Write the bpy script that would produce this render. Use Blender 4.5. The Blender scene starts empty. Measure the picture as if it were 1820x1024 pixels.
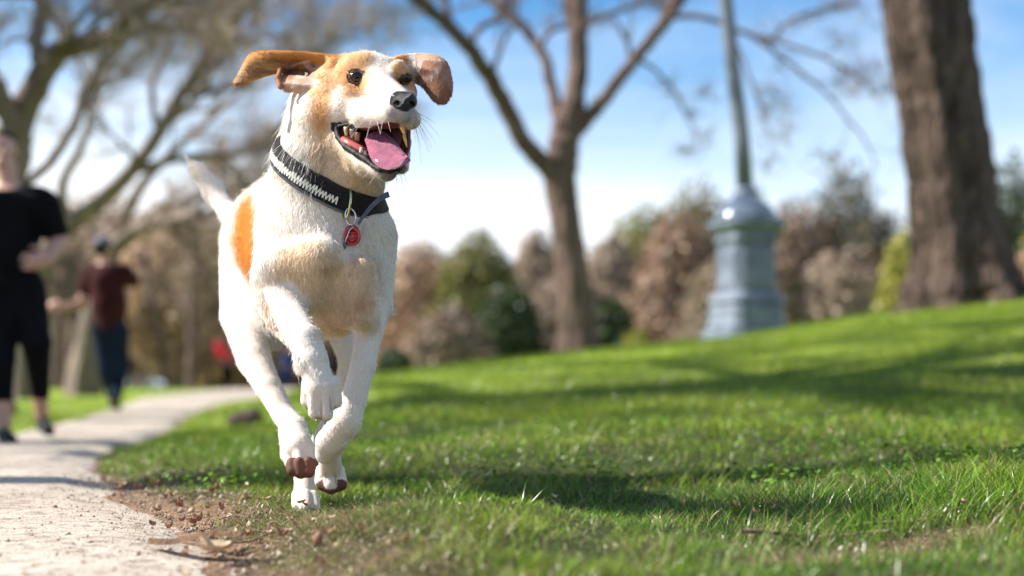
import bpy, math, random
import numpy as np
from mathutils import Vector, Matrix
random.seed(7)
rng = np.random.default_rng(7)
C = bpy.context.scene
COL = C.collection

# ------------------------------------------------------------------ camera, sky, sun, exposure
FPX, CX, HY, CAMZ = 2528.0, 910.0, 663.0, 0.38      # focal length in photo pixels, centre column, horizon row, eye height
cam_data = bpy.data.cameras.new('camera')
cam = bpy.data.objects.new('camera', cam_data)
COL.objects.link(cam)
cam.location = (0, 0, CAMZ)
cam.rotation_euler = (math.pi / 2, 0, 0)
cam_data.sensor_width = 36
cam_data.lens = 36 * FPX / 1820
cam_data.shift_y = (HY - 512) / 1820
cam_data.clip_start = 0.05
cam_data.clip_end = 3000
cam_data.dof.use_dof = True
cam_data.dof.focus_distance = 2.66
cam_data.dof.aperture_fstop = 50.0 / 29.0
cam_data.dof.aperture_blades = 9
C.camera = cam

SUN_EL, SUN_AZ = math.radians(41), math.radians(3)   # azimuth: degrees behind the picture plane, on the left
sun_dir = Vector((-math.cos(SUN_EL) * math.cos(SUN_AZ), math.cos(SUN_EL) * math.sin(SUN_AZ), math.sin(SUN_EL)))
world = bpy.data.worlds.new('World')
C.world = world
world.use_nodes = True
wn, wl = world.node_tree.nodes, world.node_tree.links
wn.clear()
w_out = wn.new('ShaderNodeOutputWorld')
w_bg = wn.new('ShaderNodeBackground')
w_sky = wn.new('ShaderNodeTexSky')
w_sky.sky_type = 'NISHITA'
w_sky.sun_disc = False
w_sky.sun_elevation = SUN_EL
w_sky.sun_rotation = math.atan2(sun_dir.x, sun_dir.y)
w_sky.air_density = 1.0
w_sky.dust_density = 0.0
w_sky.ozone_density = 3.0
w_bg.inputs['Strength'].default_value = 0.082
# thin bright cloud: a veil that thickens towards the horizon all round, broken up by soft noise
w_tc = wn.new('ShaderNodeTexCoord')
w_map = wn.new('ShaderNodeMapping'); w_map.inputs['Scale'].default_value = (1.0, 1.0, 2.6)
w_map.inputs['Location'].default_value = (0.737, 1.451, 1.771)
w_n = wn.new('ShaderNodeTexNoise'); w_n.inputs['Scale'].default_value = 1.9; w_n.inputs['Detail'].default_value = 6
w_n.inputs['Roughness'].default_value = 0.55; w_n.inputs['Distortion'].default_value = 0.4
w_sep = wn.new('ShaderNodeSeparateXYZ')
w_el = wn.new('ShaderNodeMapRange'); w_el.interpolation_type = 'SMOOTHSTEP'
w_el.inputs['From Min'].default_value = 0.26; w_el.inputs['From Max'].default_value = 0.07
w_el.inputs['To Min'].default_value = 0.0; w_el.inputs['To Max'].default_value = 1.0
w_nr = wn.new('ShaderNodeMapRange')
w_nr.inputs['From Min'].default_value = 0.28; w_nr.inputs['From Max'].default_value = 0.74
w_nr.inputs['To Min'].default_value = -0.38; w_nr.inputs['To Max'].default_value = 0.85
w_add = wn.new('ShaderNodeMath'); w_add.operation = 'ADD'; w_add.use_clamp = True
w_mix = wn.new('ShaderNodeMix'); w_mix.data_type = 'RGBA'
w_mix.inputs[7].default_value = (7.0, 7.25, 7.6, 1)
wl.new(w_tc.outputs['Generated'], w_map.inputs['Vector'])
wl.new(w_map.outputs['Vector'], w_n.inputs['Vector'])
wl.new(w_n.outputs['Fac'], w_nr.inputs['Value'])
wl.new(w_tc.outputs['Generated'], w_sep.inputs['Vector'])
wl.new(w_sep.outputs['Z'], w_el.inputs['Value'])
wl.new(w_el.outputs['Result'], w_add.inputs[0])
wl.new(w_nr.outputs['Result'], w_add.inputs[1])
wl.new(w_add.outputs['Value'], w_mix.inputs[0])
w_hs = wn.new('ShaderNodeHueSaturation'); w_hs.inputs['Saturation'].default_value = 1.3
wl.new(w_sky.outputs['Color'], w_hs.inputs['Color'])
wl.new(w_hs.outputs['Color'], w_mix.inputs[6])
wl.new(w_mix.outputs[2], w_bg.inputs['Color'])
wl.new(w_bg.outputs['Background'], w_out.inputs['Surface'])

sun_data = bpy.data.lights.new('sun', 'SUN')
sun_data.energy = 5.0
sun_data.angle = math.radians(0.53)
sun_data.color = (1.0, 0.95, 0.87)
sun = bpy.data.objects.new('sun', sun_data)
COL.objects.link(sun)
sun.rotation_euler = (-sun_dir).to_track_quat('-Z', 'Y').to_euler()
sun.location = (-10, 4, 12)

C.view_settings.view_transform = 'Standard'
C.view_settings.look = 'None'
C.view_settings.exposure = 1.15
C.view_settings.gamma = 1.0
C.view_settings.use_curve_mapping = False
C.render.engine = 'CYCLES'
C.cycles.use_denoising = True
try:
    C.cycles.denoiser = 'OPENIMAGEDENOISE'
    C.cycles.denoising_input_passes = 'RGB_ALBEDO_NORMAL'
except Exception:
    pass
C.cycles.max_bounces = 6
C.cycles.diffuse_bounces = 3
C.cycles.glossy_bounces = 2
C.cycles.transmission_bounces = 3
C.cycles.transparent_max_bounces = 8
C.cycles.sample_clamp_indirect = 6
C.cycles.caustics_reflective = False
C.cycles.caustics_refractive = False
C.cycles_curves.shape = 'RIBBONS'
C.cycles_curves.subdivisions = 2

# ------------------------------------------------------------------ helpers
def P(px, py, d):
    """point seen at photo pixel (px, py) standing d metres in front of the camera"""
    return np.array([(px - CX) / FPX * d, d, CAMZ + (HY - py) / FPX * d])

def smooth(a, b, x):
    t = np.clip((np.asarray(x, float) - a) / (b - a), 0, 1)
    return t * t * (3 - 2 * t)

def vnoise(p, seed=0):
    """value noise 0..1 for an array of 3-D points"""
    p = np.asarray(p, float)
    i = np.floor(p).astype(np.int64); f = p - i
    f = f * f * (3 - 2 * f)
    def h(ix, iy, iz):
        n = (ix * 374761393 + iy * 668265263 + iz * 2147483647 + seed * 144269) & 0xFFFFFFFF
        n = ((n ^ (n >> 13)) * 1274126177) & 0xFFFFFFFF
        n = (n ^ (n >> 16)) & 0xFFFFFFFF
        return n / 4294967295.0
    r = 0
    for dx in (0, 1):
        for dy in (0, 1):
            for dz in (0, 1):
                w = (f[:, 0] if dx else 1 - f[:, 0]) * (f[:, 1] if dy else 1 - f[:, 1]) * (f[:, 2] if dz else 1 - f[:, 2])
                r = r + w * h(i[:, 0] + dx, i[:, 1] + dy, i[:, 2] + dz)
    return r

def fbm(p, octaves=4, seed=0):
    p = np.asarray(p, float); r = 0; a = 0.5; s = 0
    for o in range(octaves):
        r = r + a * vnoise(p * 2 ** o, seed + o); s += a; a *= 0.5
    return r / s

def mesh_np(name, verts, faces, mat=None, parent=None, smooth_shade=True, cols=None, link=True):
    """faces: (n,3) or (n,4) int array or list"""
    me = bpy.data.meshes.new(name)
    verts = np.asarray(verts, np.float32)
    if isinstance(faces, np.ndarray):
        n, k = faces.shape
        me.vertices.add(len(verts)); me.vertices.foreach_set('co', verts.ravel())
        me.loops.add(n * k); me.loops.foreach_set('vertex_index', faces.astype(np.int32).ravel())
        me.polygons.add(n)
        me.polygons.foreach_set('loop_start', np.arange(0, n * k, k, dtype=np.int32))
        me.update(calc_edges=True)
    else:
        me.from_pydata([tuple(v) for v in verts.tolist()], [], [tuple(f) for f in faces])
        me.update()
    if smooth_shade:
        me.polygons.foreach_set('use_smooth', np.ones(len(me.polygons), bool))
    if cols is not None:
        at = me.attributes.new('tint', 'FLOAT_COLOR', 'POINT')
        c = np.ones((len(verts), 4), np.float32); c[:, :3] = cols
        at.data.foreach_set('color', c.ravel())
    if mat:
        for m in (mat if isinstance(mat, (list, tuple)) else [mat]):
            me.materials.append(m)
    o = bpy.data.objects.new(name, me)
    if link:
        COL.objects.link(o)
    if parent:
        o.parent = parent
    return o

def tag(o, label=None, cat=None, group=None, kind=None):
    if label: o['label'] = label
    if cat: o['category'] = cat
    if group: o['group'] = group
    if kind: o['kind'] = kind
    return o

def thing(name, label, cat, loc=(0, 0, 0), group=None):
    o = bpy.data.objects.new(name, None); COL.objects.link(o)
    o.location = loc; o.empty_display_size = 0.1
    return tag(o, label, cat, group)

def child_at(o, root):
    """parent o (built in world space) to root, keeping it where it is"""
    o.parent = root
    o.matrix_parent_inverse = Matrix.Translation(-Vector(root.location))
    return o

class MB:
    """collects shapes for one mesh object"""
    def __init__(s): s.v = []; s.f = []
    def add(s, v, f):
        b = len(s.v); s.v.extend([tuple(map(float, q)) for q in v]); s.f.extend([tuple(i + b for i in q) for q in f]); return s
    def box(s, c, size, rot=None):
        hx, hy, hz = [q / 2 for q in size]
        vs = [Vector((x * hx, y * hy, z * hz)) for x in (-1, 1) for y in (-1, 1) for z in (-1, 1)]
        if rot: vs = [rot @ q for q in vs]
        vs = [q + Vector(c) for q in vs]
        return s.add(vs, [(0, 1, 3, 2), (4, 6, 7, 5), (0, 4, 5, 1), (2, 3, 7, 6), (0, 2, 6, 4), (1, 5, 7, 3)])
    def tube(s, pts, rad, n=8, cap=True, wob=0, flute=None):
        pts = [Vector(p) for p in pts]; m = len(pts)
        rad = [rad] * m if isinstance(rad, (int, float)) else list(rad)
        vs = []; up = None
        for i, p in enumerate(pts):
            t = (pts[min(i + 1, m - 1)] - pts[max(i - 1, 0)]).normalized()
            if up is None:
                up = Vector((0, 0, 1)) if abs(t.z) < .9 else Vector((1, 0, 0))
            a = (up - t * up.dot(t)).normalized(); b = t.cross(a); up = a
            for j in range(n):
                th = 2 * math.pi * j / n
                r = rad[i] * (1 + (random.uniform(-wob, wob) if wob else 0))
                if flute: r *= flute(th, i / max(m - 1, 1))
                vs.append(p + (a * math.cos(th) + b * math.sin(th)) * r)
        fs = [(i * n + j, i * n + (j + 1) % n, (i + 1) * n + (j + 1) % n, (i + 1) * n + j) for i in range(m - 1) for j in range(n)]
        if cap:
            fs += [tuple(range(n - 1, -1, -1)), tuple(range((m - 1) * n, m * n))]
        return s.add(vs, fs)
    def lathe(s, prof, n=24, c=(0, 0, 0), phase=0.0):
        vs = []
        for r, z in prof:
            for j in range(n):
                th = 2 * math.pi * j / n + phase
                vs.append((c[0] + r * math.cos(th), c[1] + r * math.sin(th), c[2] + z))
        m = len(prof)
        fs = [(i * n + j, i * n + (j + 1) % n, (i + 1) * n + (j + 1) % n, (i + 1) * n + j) for i in range(m - 1) for j in range(n)]
        fs += [tuple(range(n - 1, -1, -1)), tuple(range((m - 1) * n, m * n))]
        return s.add(vs, fs)
    def sphere(s, c, r, n=12, m=8, sc=(1, 1, 1)):
        vs = []; 
        for i in range(m + 1):
            ph = math.pi * i / m
            for j in range(n):
                th = 2 * math.pi * j / n
                vs.append((c[0] + r * sc[0] * math.sin(ph) * math.cos(th), c[1] + r * sc[1] * math.sin(ph) * math.sin(th), c[2] + r * sc[2] * math.cos(ph)))
        fs = [(i * n + j, (i + 1) * n + j, (i + 1) * n + (j + 1) % n, i * n + (j + 1) % n) for i in range(m) for j in range(n)]
        return s.add(vs, fs)
    def build(s, name, mat=None, parent=None, smooth_shade=True):
        return mesh_np(name, np.array(s.v), s.f, mat, parent, smooth_shade)

def mat_basic(name, color, rough=0.6, metal=0.0, bump=0.0, bscale=20.0, var=0.0, vscale=5.0, tint=False, spec=0.5, sheen=0.0, coat=0.0, sss=0.0, stretch=None, color2=None):
    """procedural principled material: noise-varied colour plus bump"""
    m = bpy.data.materials.new(name); m.use_nodes = True
    nt = m.node_tree; n = nt.nodes; l = nt.links
    b = n['Principled BSDF']
    b.inputs['Roughness'].default_value = rough
    b.inputs['Metallic'].default_value = metal
    b.inputs['Specular IOR Level'].default_value = spec
    if sheen: b.inputs['Sheen Weight'].default_value = sheen
    if coat: b.inputs['Coat Weight'].default_value = coat; b.inputs['Coat Roughness'].default_value = 0.08
    if sss:
        b.inputs['Subsurface Weight'].default_value = sss; b.inputs['Subsurface Radius'].default_value = (0.01, 0.004, 0.002)
    tc = n.new('ShaderNodeTexCoord'); mp = n.new('ShaderNodeMapping')
    if stretch: mp.inputs['Scale'].default_value = stretch
    l.new(tc.outputs['Object'], mp.inputs['Vector'])
    src = None
    if tint:
        a = n.new('ShaderNodeAttribute'); a.attribute_name = 'tint'; src = a.outputs['Color']
    else:
        r = n.new('ShaderNodeRGB'); r.outputs[0].default_value = (*color, 1); src = r.outputs[0]
    if var > 0:
        no = n.new('ShaderNodeTexNoise'); no.inputs['Scale'].default_value = vscale; no.inputs['Detail'].default_value = 6
        l.new(mp.outputs['Vector'], no.inputs['Vector'])
        if color2 is not None:
            mr = n.new('ShaderNodeMapRange'); mr.inputs['From Min'].default_value = .5 - .25 / max(var, .01) * .5; mr.inputs['From Max'].default_value = .5 + .25 / max(var, .01) * .5
            mx = n.new('ShaderNodeMix'); mx.data_type = 'RGBA'; mx.inputs[7].default_value = (*color2, 1)
            l.new(no.outputs['Fac'], mr.inputs['Value']); l.new(mr.outputs['Result'], mx.inputs[0]); l.new(src, mx.inputs[6]); src = mx.outputs[2]
        else:
            mr = n.new('ShaderNodeMapRange'); mr.inputs['From Min'].default_value = .3; mr.inputs['From Max'].default_value = .7
            mr.inputs['To Min'].default_value = 1 - var; mr.inputs['To Max'].default_value = 1 + var
            vm = n.new('ShaderNodeVectorMath'); vm.operation = 'SCALE'
            l.new(no.outputs['Fac'], mr.inputs['Value']); l.new(src, vm.inputs[0]); l.new(mr.outputs['Result'], vm.inputs['Scale']); src = vm.outputs['Vector']
    l.new(src, b.inputs['Base Color'])
    if bump > 0:
        nb = n.new('ShaderNodeTexNoise'); nb.inputs['Scale'].default_value = bscale; nb.inputs['Detail'].default_value = 5
        l.new(mp.outputs['Vector'], nb.inputs['Vector'])
        bp = n.new('ShaderNodeBump'); bp.inputs['Strength'].default_value = bump; bp.inputs['Distance'].default_value = 0.01
        l.new(nb.outputs['Fac'], bp.inputs['Height']); l.new(bp.outputs['Normal'], b.inputs['Normal'])
    return m

def mat_leafy(name, trans=0.35, rough=0.5, tint_attr='tint', gloss=0.06):
    """thin leaf or hair: diffuse + translucent from the tint attribute, light gloss"""
    m = bpy.data.materials.new(name); m.use_nodes = True
    nt = m.node_tree; n = nt.nodes; l = nt.links; n.clear()
    o = n.new('ShaderNodeOutputMaterial'); a = n.new('ShaderNodeAttribute'); a.attribute_name = tint_attr
    d = n.new('ShaderNodeBsdfDiffuse'); t = n.new('ShaderNodeBsdfTranslucent'); g = n.new('ShaderNodeBsdfGlossy')
    g.inputs['Roughness'].default_value = rough
    m1 = n.new('ShaderNodeMixShader'); m1.inputs[0].default_value = trans
    m2 = n.new('ShaderNodeMixShader'); m2.inputs[0].default_value = gloss
    l.new(a.outputs['Color'], d.inputs['Color']); l.new(a.outputs['Color'], t.inputs['Color'])
    l.new(d.outputs[0], m1.inputs[1]); l.new(t.outputs[0], m1.inputs[2])
    l.new(m1.outputs[0], m2.inputs[1]); l.new(g.outputs[0], m2.inputs[2]); l.new(m2.outputs[0], o.inputs['Surface'])
    return m

# ------------------------------------------------------------------ terrain
e_px = np.array([-2600, -1400, -900, -460, -210, 70, 390, 710, 910, 1400, 2600], float)
e_up = np.array([-40, -40, -38, -26, 0, 33, 63, 116, 143, 180, 190], float)
edge_y = np.array([0.0, 1.95, 2.4, 2.8, 3.3, 4.4, 6.3, 9.0, 12.5, 16.8, 23.0, 34.0, 60])
edge_xr = np.array([-.30, -.375, -.52, -.68, -.91, -1.30, -1.80, -2.22, -2.85, -3.55, -4.1, -3.6, 0.0])
edge_xl = np.array([-2.4, -2.45, -2.5, -2.55, -2.6, -2.7, -2.88, -3.16, -3.75, -4.6, -6.0, -7.0, -6.0])

def base_z(Y):
    return 0.10 * (1 - smooth(3.2, 8.5, Y)) - 1.5 * smooth(30, 120, Y) - 0.0 * Y

def terrain(X, Y):
    X = np.asarray(X, float); Y = np.asarray(Y, float)
    Ys = np.clip(Y, 0.8, 17.0)
    # silhouette of the rise as it is seen from the path
    u = np.clip(X / Ys * FPX * np.clip(Ys / 17.0 + (17.0 - Ys) / 17.0, 0, 1), -2500, 2500)
    e = np.interp(u, e_px, e_up)
    t = smooth(1.6, 13.5, Y)
    zl = CAMZ - (1 - t) * 0.28 + t * e * Ys / FPX
    far = np.clip(Y - 17.0, 0, 400)
    zl = zl - 0.006 * np.minimum(far, 30) ** 2 * smooth(0, 1, 1)  # falls away behind the crest
    zb = base_z(Y)
    zl = np.maximum(zl, zb)
    xr = np.interp(Y, edge_y, edge_xr); xl = np.interp(Y, edge_y, edge_xl)
    w = smooth(0.0, 1.6, X - xr)
    z = zb * (1 - w) + zl * w
    # ground undulation, none on the path
    off = smooth(0.02, 0.35, X - xr) + smooth(0.02, 0.35, xl - X)
    p = np.stack([X * 1.7, Y * 1.7, 0 * X], -1).reshape(-1, 3)
    q = np.stack([X * 7, Y * 7, 0 * X + 3], -1).reshape(-1, 3)
    und = ((vnoise(p, 11) - .5) * 0.05 + (vnoise(q, 12) - .5) * 0.016).reshape(X.shape)
    near = 1 - smooth(6, 14, Y)
    z = z + und * off * (0.35 + 0.65 * near)
    # right foreground swells, and the turf stands a little proud of the worn path edge
    z = z + 0.020 * smooth(0.03, 0.25, X - xr) * near
    z = z + 0.045 * np.exp(-((X + 0.12) / 0.25) ** 2 - ((Y - 2.25) / 0.3) ** 2) * smooth(0.03, 0.22, X - xr)
    z = z + 0.04 * smooth(0.25, 1.1, X) * np.exp(-((Y - 2.9) / 0.9) ** 2)
    return z

def tz(x, y):
    return float(terrain(np.array([x]), np.array([y]))[0])

def axis(pts):
    out = []
    for a, b, n in pts:
        out += list(np.linspace(a, b, n, endpoint=False))
    return np.array(out + [pts[-1][1]])
gx = axis([(-700, -60, 8), (-60, -12, 16), (-12, -4, 20), (-4, 3.5, 160), (3.5, 10, 30), (10, 60, 18), (60, 700, 8)])
gy = axis([(-300, -20, 6), (-20, 1.2, 16), (1.2, 6, 150), (6, 20, 70), (20, 60, 30), (60, 300, 14), (300, 1500, 6)])
GX, GY = np.meshgrid(gx, gy, indexing='ij')
GZ = terrain(GX, GY) - 0.012
nxg, nyg = GX.shape
idx = np.arange(nxg * nyg).reshape(nxg, nyg)
fq = np.stack([idx[:-1, :-1], idx[1:, :-1], idx[1:, 1:], idx[:-1, 1:]], -1).reshape(-1, 4)

def bare_mask(X, Y):
    """1 where the turf is worn down to earth"""
    xr = np.interp(Y, edge_y, edge_xr)
    s = X - xr
    p = np.stack([X * 5, Y * 5, 0 * X], -1).reshape(-1, 3)
    n = fbm(p, 3, 31).reshape(np.shape(X))
    width = 0.035 + 0.11 * np.exp(-((Y - 2.95) / 0.42) ** 2) + 0.06 * np.exp(-((Y - 2.1) / 0.35) ** 2)
    m = 1 - smooth(width * 0.6, width * 1.5, s + (n - .5) * 0.26)
    m = m * (s > -0.25)
    # worn scrapes in the right foreground
    m2 = 0
    for (bx, by, rx, ry, a) in ((.40, 1.98, .11, .05, .6), (.62, 2.20, .16, .055, .75), (.50, 2.95, .12, .06, 0), (-.17, 1.93, .09, .03, 0.1)):
        c, s_ = math.cos(a), math.sin(a)
        dx, dy = X - bx, Y - by
        r = np.sqrt(((dx * c + dy * s_) / rx) ** 2 + ((-dx * s_ + dy * c) / ry) ** 2)
        m2 = np.maximum(m2, 1 - smooth(0.55, 1.25, r + (n - .5) * 1.2))
    return np.maximum(m, m2)

m_ground = bpy.data.materials.new('earth_and_turf'); m_ground.use_nodes = True
nt = m_ground.node_tree; N = nt.nodes; L = nt.links; B = N['Principled BSDF']; B.inputs['Roughness'].default_value = 0.95; B.inputs['Specular IOR Level'].default_value = 0.15
tc = N.new('ShaderNodeTexCoord'); at = N.new('ShaderNodeAttribute'); at.attribute_name = 'tint'
n1 = N.new('ShaderNodeTexNoise'); n1.inputs['Scale'].default_value = 60; n1.inputs['Detail'].default_value = 6
n2 = N.new('ShaderNodeTexNoise'); n2.inputs['Scale'].default_value = 2.2; n2.inputs['Detail'].default_value = 5
for q in (n1, n2): L.new(tc.outputs['Object'], q.inputs['Vector'])
mr = N.new('ShaderNodeMapRange'); mr.inputs['From Min'].default_value = .3; mr.inputs['From Max'].default_value = .7; mr.inputs['To Min'].default_value = .55; mr.inputs['To Max'].default_value = 1.45
mr2 = N.new('ShaderNodeMapRange'); mr2.inputs['From Min'].default_value = .3; mr2.inputs['From Max'].default_value = .7; mr2.inputs['To Min'].default_value = .8; mr2.inputs['To Max'].default_value = 1.2
L.new(n1.outputs['Fac'], mr.inputs['Value']); L.new(n2.outputs['Fac'], mr2.inputs['Value'])
s1 = N.new('ShaderNodeVectorMath'); s1.operation = 'SCALE'; s2 = N.new('ShaderNodeVectorMath'); s2.operation = 'SCALE'
L.new(at.outputs['Color'], s1.inputs[0]); L.new(mr.outputs['Result'], s1.inputs['Scale']); L.new(s1.outputs[0], s2.inputs[0]); L.new(mr2.outputs['Result'], s2.inputs['Scale'])
L.new(s2.outputs[0], B.inputs['Base Color'])
bp = N.new('ShaderNodeBump'); bp.inputs['Strength'].default_value = 0.9; bp.inputs['Distance'].default_value = 0.012
L.new(n1.outputs['Fac'], bp.inputs['Height']); L.new(bp.outputs['Normal'], B.inputs['Normal'])

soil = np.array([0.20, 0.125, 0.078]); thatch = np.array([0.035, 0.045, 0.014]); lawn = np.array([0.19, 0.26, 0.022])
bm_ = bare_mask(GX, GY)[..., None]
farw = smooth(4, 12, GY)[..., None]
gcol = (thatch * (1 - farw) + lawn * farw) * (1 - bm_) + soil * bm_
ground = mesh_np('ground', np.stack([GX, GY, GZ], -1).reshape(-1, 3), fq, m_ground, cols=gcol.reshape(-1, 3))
tag(ground, 'worn park lawn and earth rising gently to the right', kind='structure')

# ------------------------------------------------------------------ path: pale concrete slab with a ragged edge
m_path = bpy.data.materials.new('path_concrete'); m_path.use_nodes = True
nt = m_path.node_tree; N = nt.nodes; L = nt.links; B = N['Principled BSDF']; B.inputs['Roughness'].default_value = 0.85; B.inputs['Specular IOR Level'].default_value = 0.25
tc = N.new('ShaderNodeTexCoord')
na = N.new('ShaderNodeTexNoise'); na.inputs['Scale'].default_value = 260; na.inputs['Detail'].default_value = 3
nb = N.new('ShaderNodeTexNoise'); nb.inputs['Scale'].default_value = 3.0; nb.inputs['Detail'].default_value = 7; nb.inputs['Roughness'].default_value = 0.62
nc = N.new('ShaderNodeTexVoronoi'); nc.inputs['Scale'].default_value = 170
nd = N.new('ShaderNodeTexNoise'); nd.inputs['Scale'].default_value = 34; nd.inputs['Detail'].default_value = 5
for q in (na, nb, nc, nd): L.new(tc.outputs['Object'], q.inputs['Vector'])
cr = N.new('ShaderNodeValToRGB')
cr.color_ramp.elements[0].position = 0.30; cr.color_ramp.elements[0].color = (0.40, 0.335, 0.265, 1)
cr.color_ramp.elements[1].position = 0.62; cr.color_ramp.elements[1].color = (0.62, 0.545, 0.455, 1)
L.new(nb.outputs['Fac'], cr.inputs['Fac'])
sp = N.new('ShaderNodeValToRGB')
sp.color_ramp.elements[0].position = 0.34; sp.color_ramp.elements[0].color = (0.45, 0.42, 0.40, 1)
sp.color_ramp.elements[1].position = 0.52; sp.color_ramp.elements[1].color = (1, 1, 1, 1)
L.new(na.outputs['Fac'], sp.inputs['Fac'])
sp2 = N.new('ShaderNodeValToRGB')
sp2.color_ramp.elements[0].position = 0.33; sp2.color_ramp.elements[0].color = (0.55, 0.5, 0.47, 1)
sp2.color_ramp.elements[1].position = 0.5; sp2.color_ramp.elements[1].color = (1, 1, 1, 1)
L.new(nd.outputs['Fac'], sp2.inputs['Fac'])
mm = N.new('ShaderNodeMix'); mm.data_type = 'RGBA'; mm.blend_type = 'MULTIPLY'; mm.inputs[0].default_value = 1
mm2 = N.new('ShaderNodeMix'); mm2.data_type = 'RGBA'; mm2.blend_type = 'MULTIPLY'; mm2.inputs[0].default_value = 1
L.new(cr.outputs['Color'], mm.inputs[6]); L.new(sp.outputs['Color'], mm.inputs[7]); L.new(mm.outputs[2], mm2.inputs[6]); L.new(sp2.outputs['Color'], mm2.inputs[7])
L.new(mm2.outputs[2], B.inputs['Base Color'])
ad = N.new('ShaderNodeMath'); ad.operation = 'ADD'; L.new(na.outputs['Fac'], ad.inputs[0]); L.new(nd.outputs['Fac'], ad.inputs[1])
bp = N.new('ShaderNodeBump'); bp.inputs['Strength'].default_value = 0.8; bp.inputs['Distance'].default_value = 0.006
L.new(ad.outputs[0], bp.inputs['Height']); L.new(bp.outputs['Normal'], B.inputs['Normal'])
pv, pf = [], []
ys = list(np.linspace(-6, 1.4, 8)) + list(np.linspace(1.5, 6, 220)) + list(np.linspace(6.2, 34, 90)) + [40, 50, 60]
for k, y in enumerate(ys):
    a = float(np.interp(y, edge_y, edge_xl)); b = float(np.interp(y, edge_y, edge_xr))
    jag = (float(fbm(np.array([[y * 6, 2.2, 0]]), 3, 5)[0]) - .5) * 0.10 + (float(fbm(np.array([[y * 30, 7.2, 0]]), 2, 6)[0]) - .5) * 0.025
    b += jag
    a += (float(fbm(np.array([[y * 4, 9.2, 0]]), 3, 5)[0]) - .5) * 0.10
    zb = float(base_z(y))
    for j in range(13):
        x = a + (b - a) * j / 12
        edge = -0.02 if j in (0, 12) else 0.0
        pv.append((x, y, zb + 0.006 + edge))
n = 13
pf = [(k * n + j, k * n + j + 1, (k + 1) * n + j + 1, (k + 1) * n + j) for k in range(len(ys) - 1) for j in range(n - 1)]
path = mesh_np('path', np.array(pv), pf, m_path)
tag(path, 'pale sunlit concrete footpath curving away on the left', kind='structure')

# ------------------------------------------------------------------ the dog: one continuous body grown from a distance field
def Rm(px, d): return px * d / FPX

class Prim:
    __slots__ = ('a', 'b', 'ra', 'rb', 'k', 'col', 'bc', 'br', 'flat')
    def __init__(s, a, b, ra, rb, k, col, flat=None):
        s.a = np.asarray(a, float); s.b = np.asarray(b, float); s.ra = ra; s.rb = rb; s.k = k; s.col = col; s.flat = flat
        s.bc = (s.a + s.b) / 2; s.br = np.linalg.norm(s.a - s.b) / 2 + max(ra, rb)
    def dist(s, p):
        ab = s.b - s.a; L2 = max(ab @ ab, 1e-12)
        pa = p - s.a
        t = np.clip((pa @ ab) / L2, 0, 1)
        q = pa - t[:, None] * ab
        if s.flat is not None:      # (axis, factor): squeezed along one axis
            ax, f = s.flat
            q = q + np.outer(q @ ax, ax) * (1 / f - 1)
            dd = np.linalg.norm(q, axis=1) - (s.ra + (s.rb - s.ra) * t)
            return dd * f
        return np.linalg.norm(q, axis=1) - (s.ra + (s.rb - s.ra) * t)

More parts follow.
